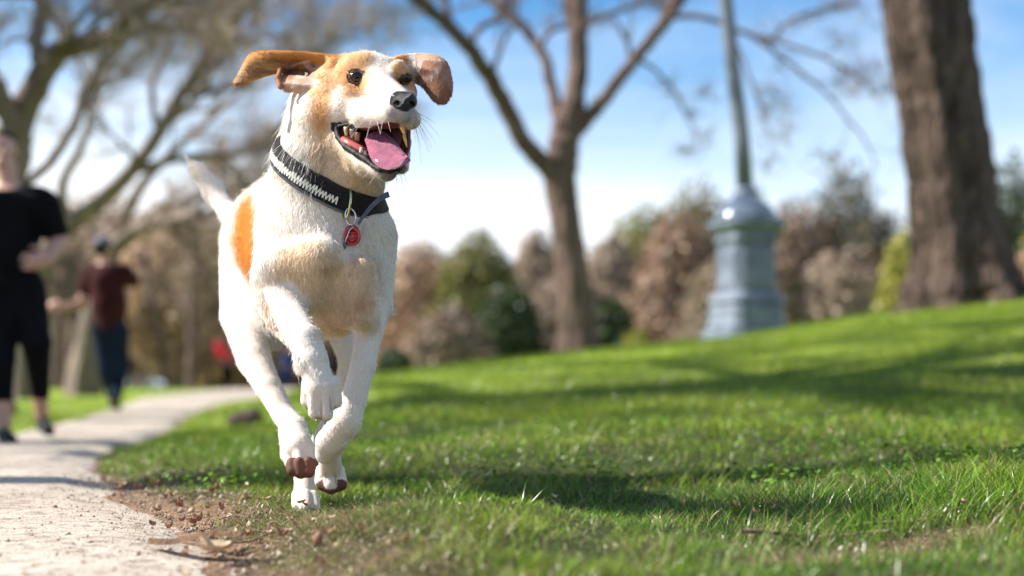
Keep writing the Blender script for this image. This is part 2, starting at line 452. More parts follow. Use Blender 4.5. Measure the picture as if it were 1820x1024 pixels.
class Sheet:
    """a thin curved flap: rows of (px, py, depth, radius px) skinned with triangles and thickened"""
    def __init__(s, rows, col, up=2):
        G = np.array([[list(P(*q[:3])) + [Rm(q[3], q[2])] for q in r] for r in rows])
        def cr(A, n):      # Catmull-Rom along axis 0
            out = []
            m = len(A)
            for i in range(m - 1):
                p0, p1, p2, p3 = A[max(i - 1, 0)], A[i], A[i + 1], A[min(i + 2, m - 1)]
                for t in np.arange(n) / n:
                    out.append(.5 * ((2 * p1) + (p2 - p0) * t + (2 * p0 - 5 * p1 + 4 * p2 - p3) * t * t + (3 * p1 - p0 - 3 * p2 + p3) * t ** 3))
            return np.array(out + [A[-1]])
        G = cr(G, up); G = cr(G.transpose(1, 0, 2), 2).transpose(1, 0, 2)
        T = []
        for i in range(G.shape[0] - 1):
            for j in range(G.shape[1] - 1):
                T += [(G[i, j], G[i + 1, j], G[i + 1, j + 1]), (G[i, j], G[i + 1, j + 1], G[i, j + 1])]
        s.T = np.array(T); s.k = .004; s.col = col
        c = s.T[:, :, :3].reshape(-1, 3); s.bc = (c.min(0) + c.max(0)) / 2; s.br = np.linalg.norm(c - s.bc, axis=1).max() + .01
        s.tc = s.T[:, :, :3].mean(1); s.tr = np.linalg.norm(s.T[:, :, :3] - s.tc[:, None], axis=2).max(1)
        s.a = G[0, 0, :3]; s.b = G[-1, -1, :3]
        A, Bb, Cc = s.T[:, 0, :3], s.T[:, 1, :3], s.T[:, 2, :3]
        s.e = (Bb - A, Cc - Bb, A - Cc); s.n = np.cross(s.e[0], s.e[2]); s.x = [np.cross(q, s.n) for q in s.e]
    def dist(s, p):
        best = np.full(len(p), 1.0); c = p.mean(0); R = np.linalg.norm(p - c, axis=1).max()
        if R > .08:      # scattered samples: a coarse bound is enough
            return np.min(np.linalg.norm(p[:, None] - s.tc[None], axis=2) - s.tr[None], axis=1)
        near = np.linalg.norm(s.tc - c, axis=1) - s.tr - R
        if near.min() > .03: return np.full(len(p), near.min())
        lim = max(near.min(), 0) + .014
        for i in np.flatnonzero(near < lim):
            a, b, cc = s.T[i, 0, :3], s.T[i, 1, :3], s.T[i, 2, :3]; ra, rb, rc = s.T[i, :, 3]
            ba, cb, ac = s.e[0][i], s.e[1][i], s.e[2][i]; n = s.n[i]; nn = n @ n
            if nn < 1e-16: continue
            pa, pb, pc = p - a, p - b, p - cc
            ins = (np.sign(pa @ s.x[0][i]) + np.sign(pb @ s.x[1][i]) + np.sign(pc @ s.x[2][i])) < 2
            ta = np.clip(pa @ ba / (ba @ ba), 0, 1); tb = np.clip(pb @ cb / (cb @ cb), 0, 1); tc_ = np.clip(pc @ ac / (ac @ ac), 0, 1)
            e = np.sqrt(np.minimum(np.minimum(((pa - ta[:, None] * ba) ** 2).sum(1), ((pb - tb[:, None] * cb) ** 2).sum(1)), ((pc - tc_[:, None] * ac) ** 2).sum(1)))
            pl = np.abs(pa @ n) / math.sqrt(nn)
            best = np.minimum(best, np.where(ins, e, pl) - (ra + rb + rc) / 3)
        return best

def cone(p0, p1, k=12, col=0, flat=None):
    """p = (px, py, depth, radius in photo px)"""
    return Prim(P(*p0[:3]), P(*p1[:3]), Rm(p0[3], p0[2]), Rm(p1[3], p1[2]), k * 1e-3, col, flat)
def chain(pts, k=12, col=0, flat=None):
    return [cone(pts[i], pts[i + 1], k, col, flat) for i in range(len(pts) - 1)]

def smin(a, b, k):
    if k <= 1e-6: return np.minimum(a, b)
    h = np.maximum(k - np.abs(a - b), 0) / k
    return np.minimum(a, b) - h * h * k * 0.25

WHITE, CREAM, TAN, TANDK, PAD, LIP, GUM, MOUTH, EARIN, LID, ORANGE, MUZZ = range(12)
PAL = np.array([(0.88, 0.83, 0.75), (0.72, 0.55, 0.36), (0.70, 0.37, 0.13), (0.42, 0.20, 0.09), (0.12, 0.048, 0.032), (0.016, 0.012, 0.012),
                (0.25, 0.07, 0.06), (0.10, 0.022, 0.022), (0.66, 0.44, 0.33), (0.07, 0.035, 0.025), (0.74, 0.33, 0.07), (0.62, 0.58, 0.55)])

torso = [cone((578, 425, 2.79, 108), (563, 440, 2.95, 112), 30), cone((563, 440, 2.95, 112), (522, 438, 3.2, 90), 60),
         cone((522, 438, 3.2, 92), (484, 432, 3.4, 92), 60),
         cone((540, 345, 2.88, 62), (480, 400, 3.2, 70), 50),                          # withers to croup
         cone((592, 505, 2.76, 78), (580, 520, 2.95, 72), 50),                    # deep chest
         cone((600, 560, 2.80, 36), (575, 560, 2.98, 40), 30),
         # shoulders and upper arms
         cone((505, 400, 2.78, 50), (498, 500, 2.74, 44), 35), cone((655, 425, 2.78, 50), (662, 545, 2.76, 34), 35),
         # muscle lobes of the forechest
         cone((490, 482, 2.70, 40), (573, 458, 2.656, 28), 36), cone((573, 458, 2.656, 28), (558, 520, 2.69, 30), 35),
         cone((641, 484, 2.672, 29), (652, 560, 2.68, 27), 28), cone((612, 500, 2.69, 22), (620, 560, 2.72, 24), 26),
         # neck
         cone((585, 395, 2.77, 98), (580, 300, 2.75, 86), 30), cone((580, 300, 2.75, 86), (588, 215, 2.70, 70), 30),
         cone((556, 300, 2.82, 66), (560, 190, 2.74, 48), 24),
         # tail
         ] + chain([(440, 410, 3.42, 26), (410, 382, 3.46, 17), (380, 342, 3.50, 17), (352, 304, 3.50, 12.5), (334, 283, 3.50, 3)], 14)

head = [cone((626, 153, 2.69, 57), (652, 150, 2.665, 55), 14), cone((652, 150, 2.665, 55), (676, 153, 2.66, 52), 14),
        cone((600, 160, 2.70, 52), (610, 200, 2.69, 48), 20),
        cone((626, 120, 2.635, 18), (648, 116, 2.635, 17), 16), cone((708, 121, 2.61, 15), (716, 128, 2.61, 13), 10),      # brows
        cone((590, 200, 2.665, 36), (618, 192, 2.63, 30), 18),                                                              # cheek
        cone((716, 165, 2.645, 25), (700, 200, 2.62, 30), 14),
        cone((672, 158, 2.615, 32), (712, 182, 2.535, 24), 16),                                                             # bridge
        cone((626, 200, 2.63, 19), (652, 205, 2.58, 25), 12), cone((652, 205, 2.58, 25), (700, 204, 2.53, 24), 10),        # left flew
        cone((722, 208, 2.56, 22), (729, 212, 2.545, 19), 10),                                                              # right flew
        cone((700, 200, 2.52, 17), (716, 205, 2.515, 14), 8, MUZZ),
        cone((600, 190, 2.62, 7), (640, 186, 2.595, 9), 10),                                                                # cheek fold
        cone((655, 236, 2.68, 34), (700, 236, 2.65, 26), 8, MOUTH), cone((690, 262, 2.64, 26), (655, 262, 2.66, 30), 8, MOUTH),
        # throat and lower jaw
        cone((596, 262, 2.70, 48), (628, 300, 2.68, 42), 24), cone((628, 300, 2.68, 42), (650, 325, 2.70, 34), 24),
        cone((606, 250, 2.64, 22), (650, 290, 2.585, 18), 14), cone((650, 290, 2.585, 17), (688, 303, 2.545, 18), 10),
        cone((640, 285, 2.62, 26), (690, 302, 2.57, 17), 14),
        cone((722, 250, 2.60, 9), (714, 296, 2.565, 12), 8),
        ]
cavity = [cone((614, 243, 2.585, 11), (650, 250, 2.56, 22), 6, MOUTH), cone((650, 250, 2.56, 22), (694, 250, 2.52, 31), 6, MOUTH)]
lips = chain([(640, 224, 2.578, 1.85), (618, 221, 2.60, 2.96), (598, 225, 2.622, 4.07), (601, 243, 2.612, 4.81), (614, 260, 2.592, 5.55), (632, 272, 2.572, 5.55), (650, 283, 2.555, 5.55), (664, 296, 2.538, 4.44)], 4, LIP) \
    + chain([(664, 296, 2.538, 4.44), (676, 301, 2.525, 5.18), (692, 303, 2.518, 5.55), (708, 300, 2.518, 4.81), (717, 293, 2.53, 3.70)], 4, LIP) \
    + chain([(727, 232, 2.575, 3.70), (726, 262, 2.575, 3.70), (718, 290, 2.55, 3.70)], 4, GUM)

# ears: thin curved flaps laid out as rows of capsules
earL = [Sheet([[(600, 106, 2.66, 8), (596, 118, 2.68, 8), (590, 132, 2.70, 8)],
             [(566, 99, 2.665, 5), (566, 113, 2.69, 5), (566, 126, 2.71, 5)],
             [(540, 95, 2.67, 4), (536, 109, 2.70, 4), (530, 122, 2.715, 4)],
             [(505, 94, 2.68, 4), (503, 107, 2.70, 4), (500, 126, 2.70, 4)],
             [(474, 93, 2.70, 4), (474, 108, 2.70, 4), (478, 131, 2.695, 4)],
             [(448, 97, 2.71, 4), (452, 111, 2.695, 4), (461, 137, 2.685, 4)],
             [(436, 114, 2.70, 4), (440, 124, 2.685, 4), (449, 141, 2.68, 4)],
             [(425, 134, 2.695, 4), (428, 139, 2.685, 4), (434, 147, 2.68, 4)],
             [(416, 147, 2.69, 3.5), (418, 149, 2.685, 3.5), (420, 150, 2.68, 3.5)]], TAN),
        cone((596, 120, 2.66, 17), (598, 150, 2.66, 14), 12, TAN)]
# the cupped hollow behind the ear's opening, and its lower lobe
earLb = [Sheet([[(508, 116, 2.715, 4), (502, 132, 2.71, 4), (502, 150, 2.69, 4)], [(530, 118, 2.735, 4), (526, 134, 2.74, 4), (526, 152, 2.70, 4)],
                [(556, 118, 2.72, 5), (556, 134, 2.72, 5), (556, 152, 2.69, 5)], [(580, 118, 2.69, 6), (580, 136, 2.69, 6), (582, 154, 2.68, 6)]], EARIN),
         Sheet([[(592, 140, 2.665, 9), (590, 154, 2.665, 8), (586, 168, 2.68, 8)], [(562, 139, 2.672, 4), (562, 154, 2.652, 4), (564, 167, 2.668, 4)],
                [(532, 137, 2.68, 3.2), (531, 151, 2.652, 3.2), (534, 163, 2.668, 3.2)], [(506, 136, 2.69, 3.2), (503, 150, 2.665, 3.2), (508, 161, 2.67, 3.2)]], EARIN),
         cone((499, 124, 2.69, 4.5), (494, 138, 2.67, 5), 4, TANDK), cone((494, 138, 2.67, 5), (498, 154, 2.66, 5), 4, TANDK),
         cone((545, 116, 2.695, 4), (558, 128, 2.68, 5), 4, EARIN), cone((558, 128, 2.68, 5), (560, 142, 2.665, 6), 4, EARIN)]
earR = [Sheet([[(706, 106, 2.66, 8), (714, 122, 2.67, 8), (722, 140, 2.68, 8)], [(728, 100, 2.662, 5), (734, 118, 2.66, 5), (739, 143, 2.675, 5)],
            [(748, 98, 2.665, 4), (751, 121, 2.645, 4), (750, 150, 2.668, 4)],
            [(771, 100, 2.665, 4), (769, 126, 2.635, 4), (760, 160, 2.66, 4)],
            [(790, 110, 2.665, 4), (786, 138, 2.632, 4), (770, 174, 2.65, 4)],
            [(798, 130, 2.66, 4), (794, 153, 2.635, 4), (780, 182, 2.645, 4)],
            [(802, 150, 2.655, 3.5), (800, 166, 2.645, 4), (791, 182, 2.645, 3.5)]], TAN)]

def toes(base, tips, r0, r1, k=4, col=WHITE, root=None):
    out = []
    for t in tips:
        m = tuple((np.array(base[:3]) * .42 + np.array(t[:3]) * .58)) if root is None else root
        out.append(cone((base[0] + (t[0] - base[0]) * .45, base[1] + (t[1] - base[1]) * .45, base[2] + (t[2] - base[2]) * .45 - .004, r0), (*t[:3], r1), k, col))
    return out

# near front leg, lifted and folded, its paw hanging
leg1 = [cone((492, 512, 2.71, 43), (512, 560, 2.66, 36), 6), cone((512, 560, 2.66, 36), (545, 606, 2.56, 29), 6),
        cone((545, 604, 2.555, 30), (556, 640, 2.54, 29), 6), cone((556, 640, 2.54, 28), (568, 688, 2.53, 30), 6)] \
    + [cone((549, 682, 2.532, 13.5), (547, 712, 2.535, 12.5), 2.5), cone((561, 686, 2.520, 14), (560, 733, 2.522, 12.5), 2.5), cone((578, 686, 2.518, 14), (580, 736, 2.520, 13), 2.5), cone((592, 680, 2.528, 13), (596, 714, 2.532, 12.5), 2.5)] \
    + [cone((546, 716, 2.55, 8), (551, 724, 2.555, 7), 3, PAD), cone((566, 735, 2.55, 9), (580, 742, 2.55, 8), 3, PAD)]
# far front leg: forearm down to a folded wrist, paw flung back under it
leg2 = [cone((660, 548, 2.745, 33), (657, 585, 2.715, 27), 6), cone((657, 585, 2.715, 27), (645, 650, 2.685, 24), 6), cone((645, 650, 2.685, 24), (628, 712, 2.665, 24.5), 6),
        cone((628, 712, 2.665, 24.5), (616, 748, 2.655, 30), 6), cone((612, 752, 2.655, 30), (586, 786, 2.675, 26), 6), cone((586, 786, 2.675, 27), (580, 806, 2.70, 22), 6), cone((600, 780, 2.67, 24), (592, 796, 2.69, 20), 6),
        cone((586, 805, 2.73, 20), (588, 838, 2.79, 24), 6)] \
    + [cone((572, 836, 2.79, 11), (570, 855, 2.785, 11), 2.2), cone((586, 838, 2.78, 12), (588, 860, 2.772, 12), 2.0), cone((602, 836, 2.79, 11), (606, 856, 2.785, 11), 2.2)] \
    + [cone((574, 861, 2.782, 12), (588, 866, 2.776, 12), 4, PAD), cone((588, 866, 2.776, 12), (605, 861, 2.782, 12), 4, PAD)]
# near hind leg swung forward, pads towards us
leg3 = [cone((436, 470, 3.30, 50), (432, 560, 3.18, 44), 6), cone((432, 560, 3.18, 44), (452, 640, 3.06, 33), 6), cone((462, 520, 3.2, 50), (462, 600, 3.12, 36), 6),
        cone((452, 640, 3.06, 33), (478, 690, 3.00, 25), 6), cone((478, 690, 3.00, 25), (505, 738, 2.96, 22), 6), cone((505, 738, 2.96, 22), (524, 762, 2.92, 25), 6),
        cone((520, 768, 2.91, 27), (530, 795, 2.87, 30), 6), cone((520, 770, 2.91, 24), (516, 808, 2.88, 20), 6)] \
    + [cone((514, 800, 2.87, 13), (516, 822, 2.855, 12), 2.4), cone((530, 795, 2.855, 13), (532, 818, 2.84, 12), 2.2), cone((546, 798, 2.86, 13), (550, 820, 2.85, 12), 2.4)] \
    + [cone((522, 828, 2.832, 15), (548, 831, 2.828, 15), 6, PAD), cone((518, 822, 2.826, 9), (520, 836, 2.822, 11), 4, PAD), cone((532, 820, 2.818, 9), (534, 840, 2.820, 13), 4, PAD), cone((548, 820, 2.820, 9), (548, 838, 2.820, 12), 4, PAD), cone((558, 822, 2.826, 7), (560, 832, 2.826, 8), 3, PAD)]
# far hind leg, the one that stands
leg4 = [cone((560, 500, 3.30, 56), (604, 570, 3.20, 36), 6), cone((604, 570, 3.20, 34), (620, 640, 3.16, 20), 6), cone((620, 640, 3.16, 20), (606, 715, 3.18, 16), 6),
        cone((606, 715, 3.18, 17), (572, 780, 3.06, 17), 6), cone((572, 780, 3.06, 18), (542, 850, 2.92, 20), 6), cone((542, 850, 2.92, 20), (540, 888, 2.88, 21), 6)] \
    + [cone((529, 880, 2.88, 11), (529, 903, 2.855, 11), 2.2), cone((543, 882, 2.87, 12), (544, 904, 2.84, 11.5), 2.0), cone((556, 882, 2.88, 11), (559, 902, 2.855, 10.5), 2.2)] \
    + [cone((535, 910, 2.88, 9), (555, 910, 2.88, 9), 3, PAD)]

for q in leg1 + leg2 + leg3 + leg4:
    if max(q.ra, q.rb) > .014: q.ra *= .91; q.rb *= .91
GROUPS = [('torso', torso, 0.0), ('head', head, 0.030), ('earL', earL, 0.006), ('earLb', earLb, 0.006), ('earR', earR, 0.006),
          ('leg1', leg1, 0.022), ('leg2', leg2, 0.022), ('leg3', leg3, 0.035), ('leg4', leg4, 0.035)]
extra = []    # eyelids, filled in below
eyes = []     # (centre, radius)

def sdf(p, cull=None, want=False):
    """distance; with want=True also the nearest primitive's index into ALLP"""
    n = len(p)
    c = p.mean(0) if cull is None else cull[0]
    R = 0 if cull is None else cull[1]
    total = np.full(n, 1e3); best = np.full(n, 1e3); bi = np.zeros(n, int); base = 0
    def run(prims, base):
        nonlocal best, bi
        d = np.full(n, 1e3)
        for i, q in enumerate(prims):
            if cull is not None and np.linalg.norm(q.bc - c) - q.br - R > 0.06: continue
            e = q.dist(p); d = smin(d, e, q.k)
            if want:
                m = e < best; best = np.where(m, e, best); bi = np.where(m, base + i, bi)
        return d
    limbs = []
    for name, prims, k in GROUPS:
        d = run(prims, base); base += len(prims)
        if k == 0: total = d; body = d.copy()
        elif name.startswith('leg'): limbs.append(smin(body, d, k))
        else: total = smin(total, d, k)
        if name == 'head': body = total.copy()
    for d in limbs: total = np.minimum(total, d)
    # mouth: carve, then lay the lips on the rim
    dc = run(cavity, base); base += len(cavity)
    if want:
        m = (np.abs(dc) < 0.006) & (-dc > total - 0.003)
    total = -smin(-total, dc, 0.004)
    dl = run(lips, base); base += len(lips)
    total = smin(total, dl, 0.003)
    for (ec, er) in eyes:
        de = (np.linalg.norm((p - ec) / np.array([1, 1, EYE_SZ]), axis=1) - er) * .8
        total = np.maximum(total, -de)
    if extra:
        dx = run(extra, base); base += len(extra)
        total = smin(total, dx, 0.004)
    if want: return total, bi
    return total

def surf(px, py, d0=2.3, d1=3.6):
    """depth at which the ray through a photo pixel meets the dog"""
    dn = P(px, py, 1.0) - np.array([0, 0, CAMZ]); d = d0
    for _ in range(200):
        v = float(sdf((np.array([0, 0, CAMZ]) + dn * d)[None])[0])
        if v < 3e-4: return d
        d += max(v * 0.7, 3e-4)
        if d > d1: break
    return d

# eyes: ball set into the head, lids ringed round it
EYE_SZ = .84
eye_spec = [((634, 138), 16.0, 12.6, 9.4), ((720, 139), 13.0, 9.6, 9.2)]
eye_balls = []
for (ex, ey), er, ax_, ay_ in eye_spec:
    ds = surf(ex, ey)
    dc_ = ds + Rm(er, ds) * 0.62
    eye_balls.append((P(ex, ey, dc_), Rm(er, ds)))
    ring = []
    cen = P(ex, ey, dc_); rr = Rm(er, ds)
    for j in range(14):
        th = 2 * math.pi * j / 14
        x = ax_ * 1.12 * math.cos(th); y = ay_ * 1.18 * math.sin(th) * (1 if math.sin(th) < 0 else .85) + (1.0 if ex < 700 else -.5) * math.cos(th)
        w2 = rr * 1.02; off = min(math.hypot(Rm(x, ds), Rm(y, ds) / EYE_SZ), rr); dep = math.sqrt(max(w2 * w2 - off * off, (0.15 * rr) ** 2))
        ring.append((ex + x, ey + y, dc_ - dep, 1.0 if y > 0 else 1.6))
    for j in range(14): extra.append(cone(ring[j], ring[(j + 1) % 14], 2, LID))
eyes += [(c, r * 1.03) for c, r in eye_balls]

ALLP = []
for _, prims, _ in GROUPS: ALLP += prims
ALLP += cavity + lips + extra

def grow(fn, lo, hi, h, B=12, slack=1.35):
    """surface nets over a grid that is only filled near the surface"""
    dims = np.ceil((np.array(hi) - lo) / h / B).astype(int) * B
    F = np.full(dims, 1.0, np.float32)
    half = B * h * math.sqrt(3) / 2
    bx, by, bz = [np.arange(0, dims[i], B) for i in range(3)]
    bc = np.stack(np.meshgrid(bx, by, bz, indexing='ij'), -1).reshape(-1, 3)
    cen = lo + (bc + B / 2) * h
    dcen = np.concatenate([fn(cen[i:i + 4000]) for i in range(0, len(cen), 4000)])
    loc = np.stack(np.meshgrid(*[np.arange(B)] * 3, indexing='ij'), -1).reshape(-1, 3)
    for b, d in zip(bc, dcen):
        if d < -half * slack:
            F[b[0]:b[0] + B, b[1]:b[1] + B, b[2]:b[2] + B] = -1.0; continue
        if d > half * slack: continue
        pts = lo + (b + loc) * h
        F[b[0]:b[0] + B, b[1]:b[1] + B, b[2]:b[2] + B] = fn(pts, (lo + (b + B / 2) * h, half)).reshape(B, B, B)
    S = F < 0
    # cells with a sign change
    c = S[:-1, :-1, :-1].astype(np.int8)
    for dx in (0, 1):
        for dy in (0, 1):
            for dz in (0, 1):
                if dx + dy + dz: c += S[dx:dims[0] - 1 + dx, dy:dims[1] - 1 + dy, dz:dims[2] - 1 + dz]
    act = (c > 0) & (c < 8)
    cells = np.argwhere(act)
    vid = np.full(act.shape, -1, np.int32); vid[act] = np.arange(len(cells))
    acc = np.zeros((len(cells), 3)); cnt = np.zeros(len(cells))
    corners = [(x, y, z) for x in (0, 1) for y in (0, 1) for z in (0, 1)]
    for a in corners:
        for ax in range(3):
            if a[ax] == 1: continue
            b = list(a); b[ax] = 1
            fa = F[cells[:, 0] + a[0], cells[:, 1] + a[1], cells[:, 2] + a[2]]; fb = F[cells[:, 0] + b[0], cells[:, 1] + b[1], cells[:, 2] + b[2]]
            m = (fa < 0) != (fb < 0)
            t = np.zeros(len(cells)); t[m] = fa[m] / (fa[m] - fb[m])
            q = np.array(a, float)[None].repeat(len(cells), 0); q[:, ax] += t
            acc[m] += q[m]; cnt[m] += 1
    verts = lo + (cells + acc / cnt[:, None]) * h
    quads = []
    for ax in range(3):
        u, v = [(1, 2), (2, 0), (0, 1)][ax]
        sl0 = [slice(1, dims[i] - 1) for i in range(3)]; sl1 = list(sl0)
        sl0[ax] = slice(0, dims[ax] - 1); sl1[ax] = slice(1, dims[ax])
        s0 = S[tuple(sl0)]; s1 = S[tuple(sl1)]
        e = np.argwhere(s0 != s1)
        off = np.array([1, 1, 1]); off[ax] = 0; e = e + off
        inside = S[e[:, 0], e[:, 1], e[:, 2]]
        du = np.zeros(3, int); du[u] = 1; dv = np.zeros(3, int); dv[v] = 1
        g = lambda o: vid[o[:, 0], o[:, 1], o[:, 2]]
        q = np.stack([g(e), g(e - du), g(e - du - dv), g(e - dv)], -1)
        q = np.where(inside[:, None], q, q[:, ::-1])
        quads.append(q)
    quads = np.concatenate(quads)
    quads = quads[(quads >= 0).all(1)]
    return verts, quads

import time as _t
_t0 = _t.time()
lo_ = np.array([-0.82, 2.44, 0.05]); hi_ = np.array([-0.06, 3.66, 1.03])
DV, DF = grow(sdf, lo_, hi_, 0.0030)
print('dog', len(DV), len(DF), _t.time() - _t0)

from mathutils.bvhtree import BVHTree
dog_bvh = BVHTree.FromPolygons(DV.tolist(), DF.tolist())
def surf(px, py, d0=2.3, d1=3.6):
    v = Vector(P(px, py, 1.0)) - Vector((0, 0, CAMZ))
    h = dog_bvh.ray_cast(Vector((0, 0, CAMZ)), v.normalized())
    return h[0].y if h[0] is not None else 2.6

def grad(p, fn, e=0.0012, chunk=12000):
    # evaluated in spatial chunks so culling stays effective
    g = np.zeros_like(p)
    cell = np.floor(p / 0.06).astype(int)
    _, inv = np.unique(cell, axis=0, return_inverse=True); inv = inv.ravel()
    order = np.argsort(inv, kind='stable'); cuts = np.flatnonzero(np.diff(inv[order])) + 1
    for ids in np.split(order, cuts):
        q = p[ids]; c = q.mean(0); R = np.linalg.norm(q - c, axis=1).max() + 2 * e
        st = np.concatenate([q + e * o for o in np.array([[1, -1, -1], [-1, -1, 1], [-1, 1, -1], [1, 1, 1]])])
        d = fn(st, (c, R)); n = len(q)
        g[ids] = d[:n, None] * [1, -1, -1] + d[n:2 * n, None] * [-1, -1, 1] + d[2 * n:3 * n, None] * [-1, 1, -1] + d[3 * n:, None] * [1, 1, 1]
    return g / np.maximum(np.linalg.norm(g, axis=1), 1e-9)[:, None]

def nearest_prim(p):
    bi = np.zeros(len(p), int)
    cell = np.floor(p / 0.06).astype(int)
    _, inv = np.unique(cell, axis=0, return_inverse=True); inv = inv.ravel()
    order = np.argsort(inv, kind='stable'); cuts = np.flatnonzero(np.diff(inv[order])) + 1
    for ids in np.split(order, cuts):
        q = p[ids]; c = q.mean(0)
        _, b = sdf(q, (c, np.linalg.norm(q - c, axis=1).max()), True); bi[ids] = b
    return bi

def to_px(p):
    return CX + p[:, 0] / p[:, 1] * FPX, HY - (p[:, 2] - CAMZ) / p[:, 1] * FPX

def poly_mask(x, y, poly, soft):
    """1 inside a polygon of photo pixels, fading over soft px"""
    poly = np.array(poly, float); n = len(poly)
    inside = np.zeros(len(x), bool); dmin = np.full(len(x), 1e9)
    for i in range(n):
        x0, y0 = poly[i]; x1, y1 = poly[(i + 1) % n]
        cond = ((y0 > y) != (y1 > y)) & (x < (x1 - x0) * (y - y0) / (y1 - y0 + 1e-12) + x0)
        inside ^= cond
        dx, dy = x1 - x0, y1 - y0
        t = np.clip(((x - x0) * dx + (y - y0) * dy) / (dx * dx + dy * dy), 0, 1)
        dmin = np.minimum(dmin, np.hypot(x - x0 - t * dx, y - y0 - t * dy))
    s = np.where(inside, dmin, -dmin)
    return smooth(-soft, soft, s)

prim_col = np.array([q.col for q in ALLP])
MOUTHPOLY = [(600, 226), (640, 227), (668, 228), (690, 221), (712, 217), (727, 228), (726, 262), (718, 290), (700, 296), (676, 296), (662, 290), (648, 278), (630, 267), (612, 254), (602, 240)]
def dog_colour(p, hair=False):
    _q = _t.time()
    n = len(p)
    bi = nearest_prim(p)
    x, y = to_px(p); d = p[:, 1]
    n1 = (fbm(p * 60, 3, 3) - .5); xs = x + n1 * 14; ys_ = y + (fbm(p * 60, 3, 9) - .5) * 14
    pc = prim_col[bi]
    c = PAL[pc].copy()
    # white and cream run into each other
    soft = (pc == WHITE) | (pc == CREAM)
    cream = poly_mask(xs, ys_, [(500, 432), (560, 425), (602, 440), (614, 458), (650, 446), (676, 470), (668, 560), (652, 600), (625, 575), (620, 600), (560, 600), (560, 560), (540, 530), (520, 500), (470, 500)], 16) * (d < 3.05)
    neck = poly_mask(xs, ys_, [(548, 180), (580, 190), (600, 250), (640, 300), (690, 325), (690, 360), (600, 350), (572, 320), (548, 250)], 14) * 0.7
    w = np.clip(np.maximum(cream * .85, neck), 0, 1)[:, None]
    c[soft] = (PAL[WHITE] * (1 - w) + PAL[CREAM] * w)[soft]
    xs = xs + (vnoise(p * 320, 15) - .5) * 9; ys_ = ys_ + (vnoise(p * 320, 16) - .5) * 9
    def lay(mask, col, amt=1.0, only=None):
        nonlocal c
        m = (mask * amt)[:, None] * (soft | (pc == MUZZ) | (pc == TAN) if only is None else only)[:, None]
        c = c * (1 - m) + np.array(col) * m
    hd = d < 2.78
    tan = PAL[TAN]
    lay(poly_mask(xs, ys_, [(548, 80), (600, 80), (662, 90), (664, 104), (655, 118), (656, 132), (662, 148), (645, 164), (628, 170), (612, 168), (606, 152), (590, 158), (588, 200), (575, 250), (556, 210), (548, 150)], 9) * hd, (0.74, 0.43, 0.19))
    lay(poly_mask(xs, ys_, [(600, 160), (640, 160), (652, 172), (630, 196), (606, 190)], 8) * hd, (0.62, 0.38, 0.22), .45)
    lay(poly_mask(xs, ys_, [(694, 104), (716, 108), (740, 126), (748, 146), (742, 166), (728, 162), (706, 146), (698, 128)], 6) * hd, (0.72, 0.42, 0.18), .9)
    # a little darker round the eyes
    for ex, ey in ((634, 138), (720, 139)):
        lay(np.exp(-(((x - ex) / 17) ** 2 + ((y - ey) / 12) ** 2) ** 1.5) * hd, (0.40, 0.20, 0.10), .35)
    lay(poly_mask(xs, ys_, [(575, 156), (600, 148), (622, 146), (622, 151), (600, 156), (578, 166)], 3) * hd, (0.42, 0.2, 0.09), .5)
    # grey skin and short hair at the end of the muzzle
    lay(poly_mask(xs, ys_, [(672, 206), (690, 190), (700, 170), (744, 172), (742, 200), (735, 224), (690, 228)], 8) * hd, (0.30, 0.27, 0.26), .5)
    lay(poly_mask(xs, ys_, [(668, 296), (720, 290), (722, 312), (700, 322), (680, 318), (664, 305)], 5) * hd, (0.16, 0.14, 0.135), .85)
    # flank patch
    lay(poly_mask(xs, ys_, [(446, 340), (430, 356), (417, 388), (413, 425), (420, 462), (436, 490), (456, 515), (458, 430), (455, 380)], 9) * (d > 2.78) * (d < 3.3), PAL[ORANGE])
    lay(poly_mask(xs, ys_, [(455, 515), (470, 505), (500, 600), (480, 600)], 8), (0.7, 0.5, 0.36), .35)
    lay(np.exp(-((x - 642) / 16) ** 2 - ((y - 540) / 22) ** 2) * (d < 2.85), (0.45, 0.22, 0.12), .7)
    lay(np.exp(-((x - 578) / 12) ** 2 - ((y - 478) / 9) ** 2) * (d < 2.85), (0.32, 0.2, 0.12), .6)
    lay(np.exp(-((x - 478) / 9) ** 2 - ((y - 546) / 7) ** 2) * (d < 2.85), (0.6, 0.42, 0.26), .7)
    for (x0, y0, x1, y1, dm) in ((555, 700, 554, 726, 2.56), (570, 700, 571, 742, 2.56), (586, 700, 588, 726, 2.56), (536, 884, 536, 908, 2.92), (550, 884, 551, 908, 2.92), (579, 838, 579, 856, 2.84), (595, 838, 597, 856, 2.84)):
        t = np.clip((y - y0) / (y1 - y0), 0, 1); dd = np.abs(x - (x0 + (x1 - x0) * t)); on = smooth(2.6, .6, dd) * (y > y0 - 3) * (y < y1 + 3) * (d < dm) * (d > dm - .12)
        lay(on * t ** .5, (0.30, 0.20, 0.14), .8)  # groove shade between the toes, painted as dark lines
    # ears: white streaks inside the right one, golden flap on the left
    er = (pc == TAN) & (x > 725)
    st = fbm(np.stack([x * .10 + y * .05, x * .02 - y * .02, d * 0], -1), 3, 5)
    m = smooth(.42, .62, st) * np.exp(-((x - 756) / 26) ** 2 - ((y - 122) / 26) ** 2)
    c[er] = (np.array([0.40, 0.20, 0.12]) * (1 - m[:, None]) + np.array([0.80, 0.72, 0.70]) * m[:, None])[er]
    rimc = (pc == TAN) & (x > 725) & (y < 108); c[rimc] = c[rimc] * .2 + np.array([0.75, 0.55, 0.36]) * .8
    wb = er & (x < 738); c[wb] = np.array([0.8, 0.74, 0.68])
    el = (pc == TAN) & (x < 600)
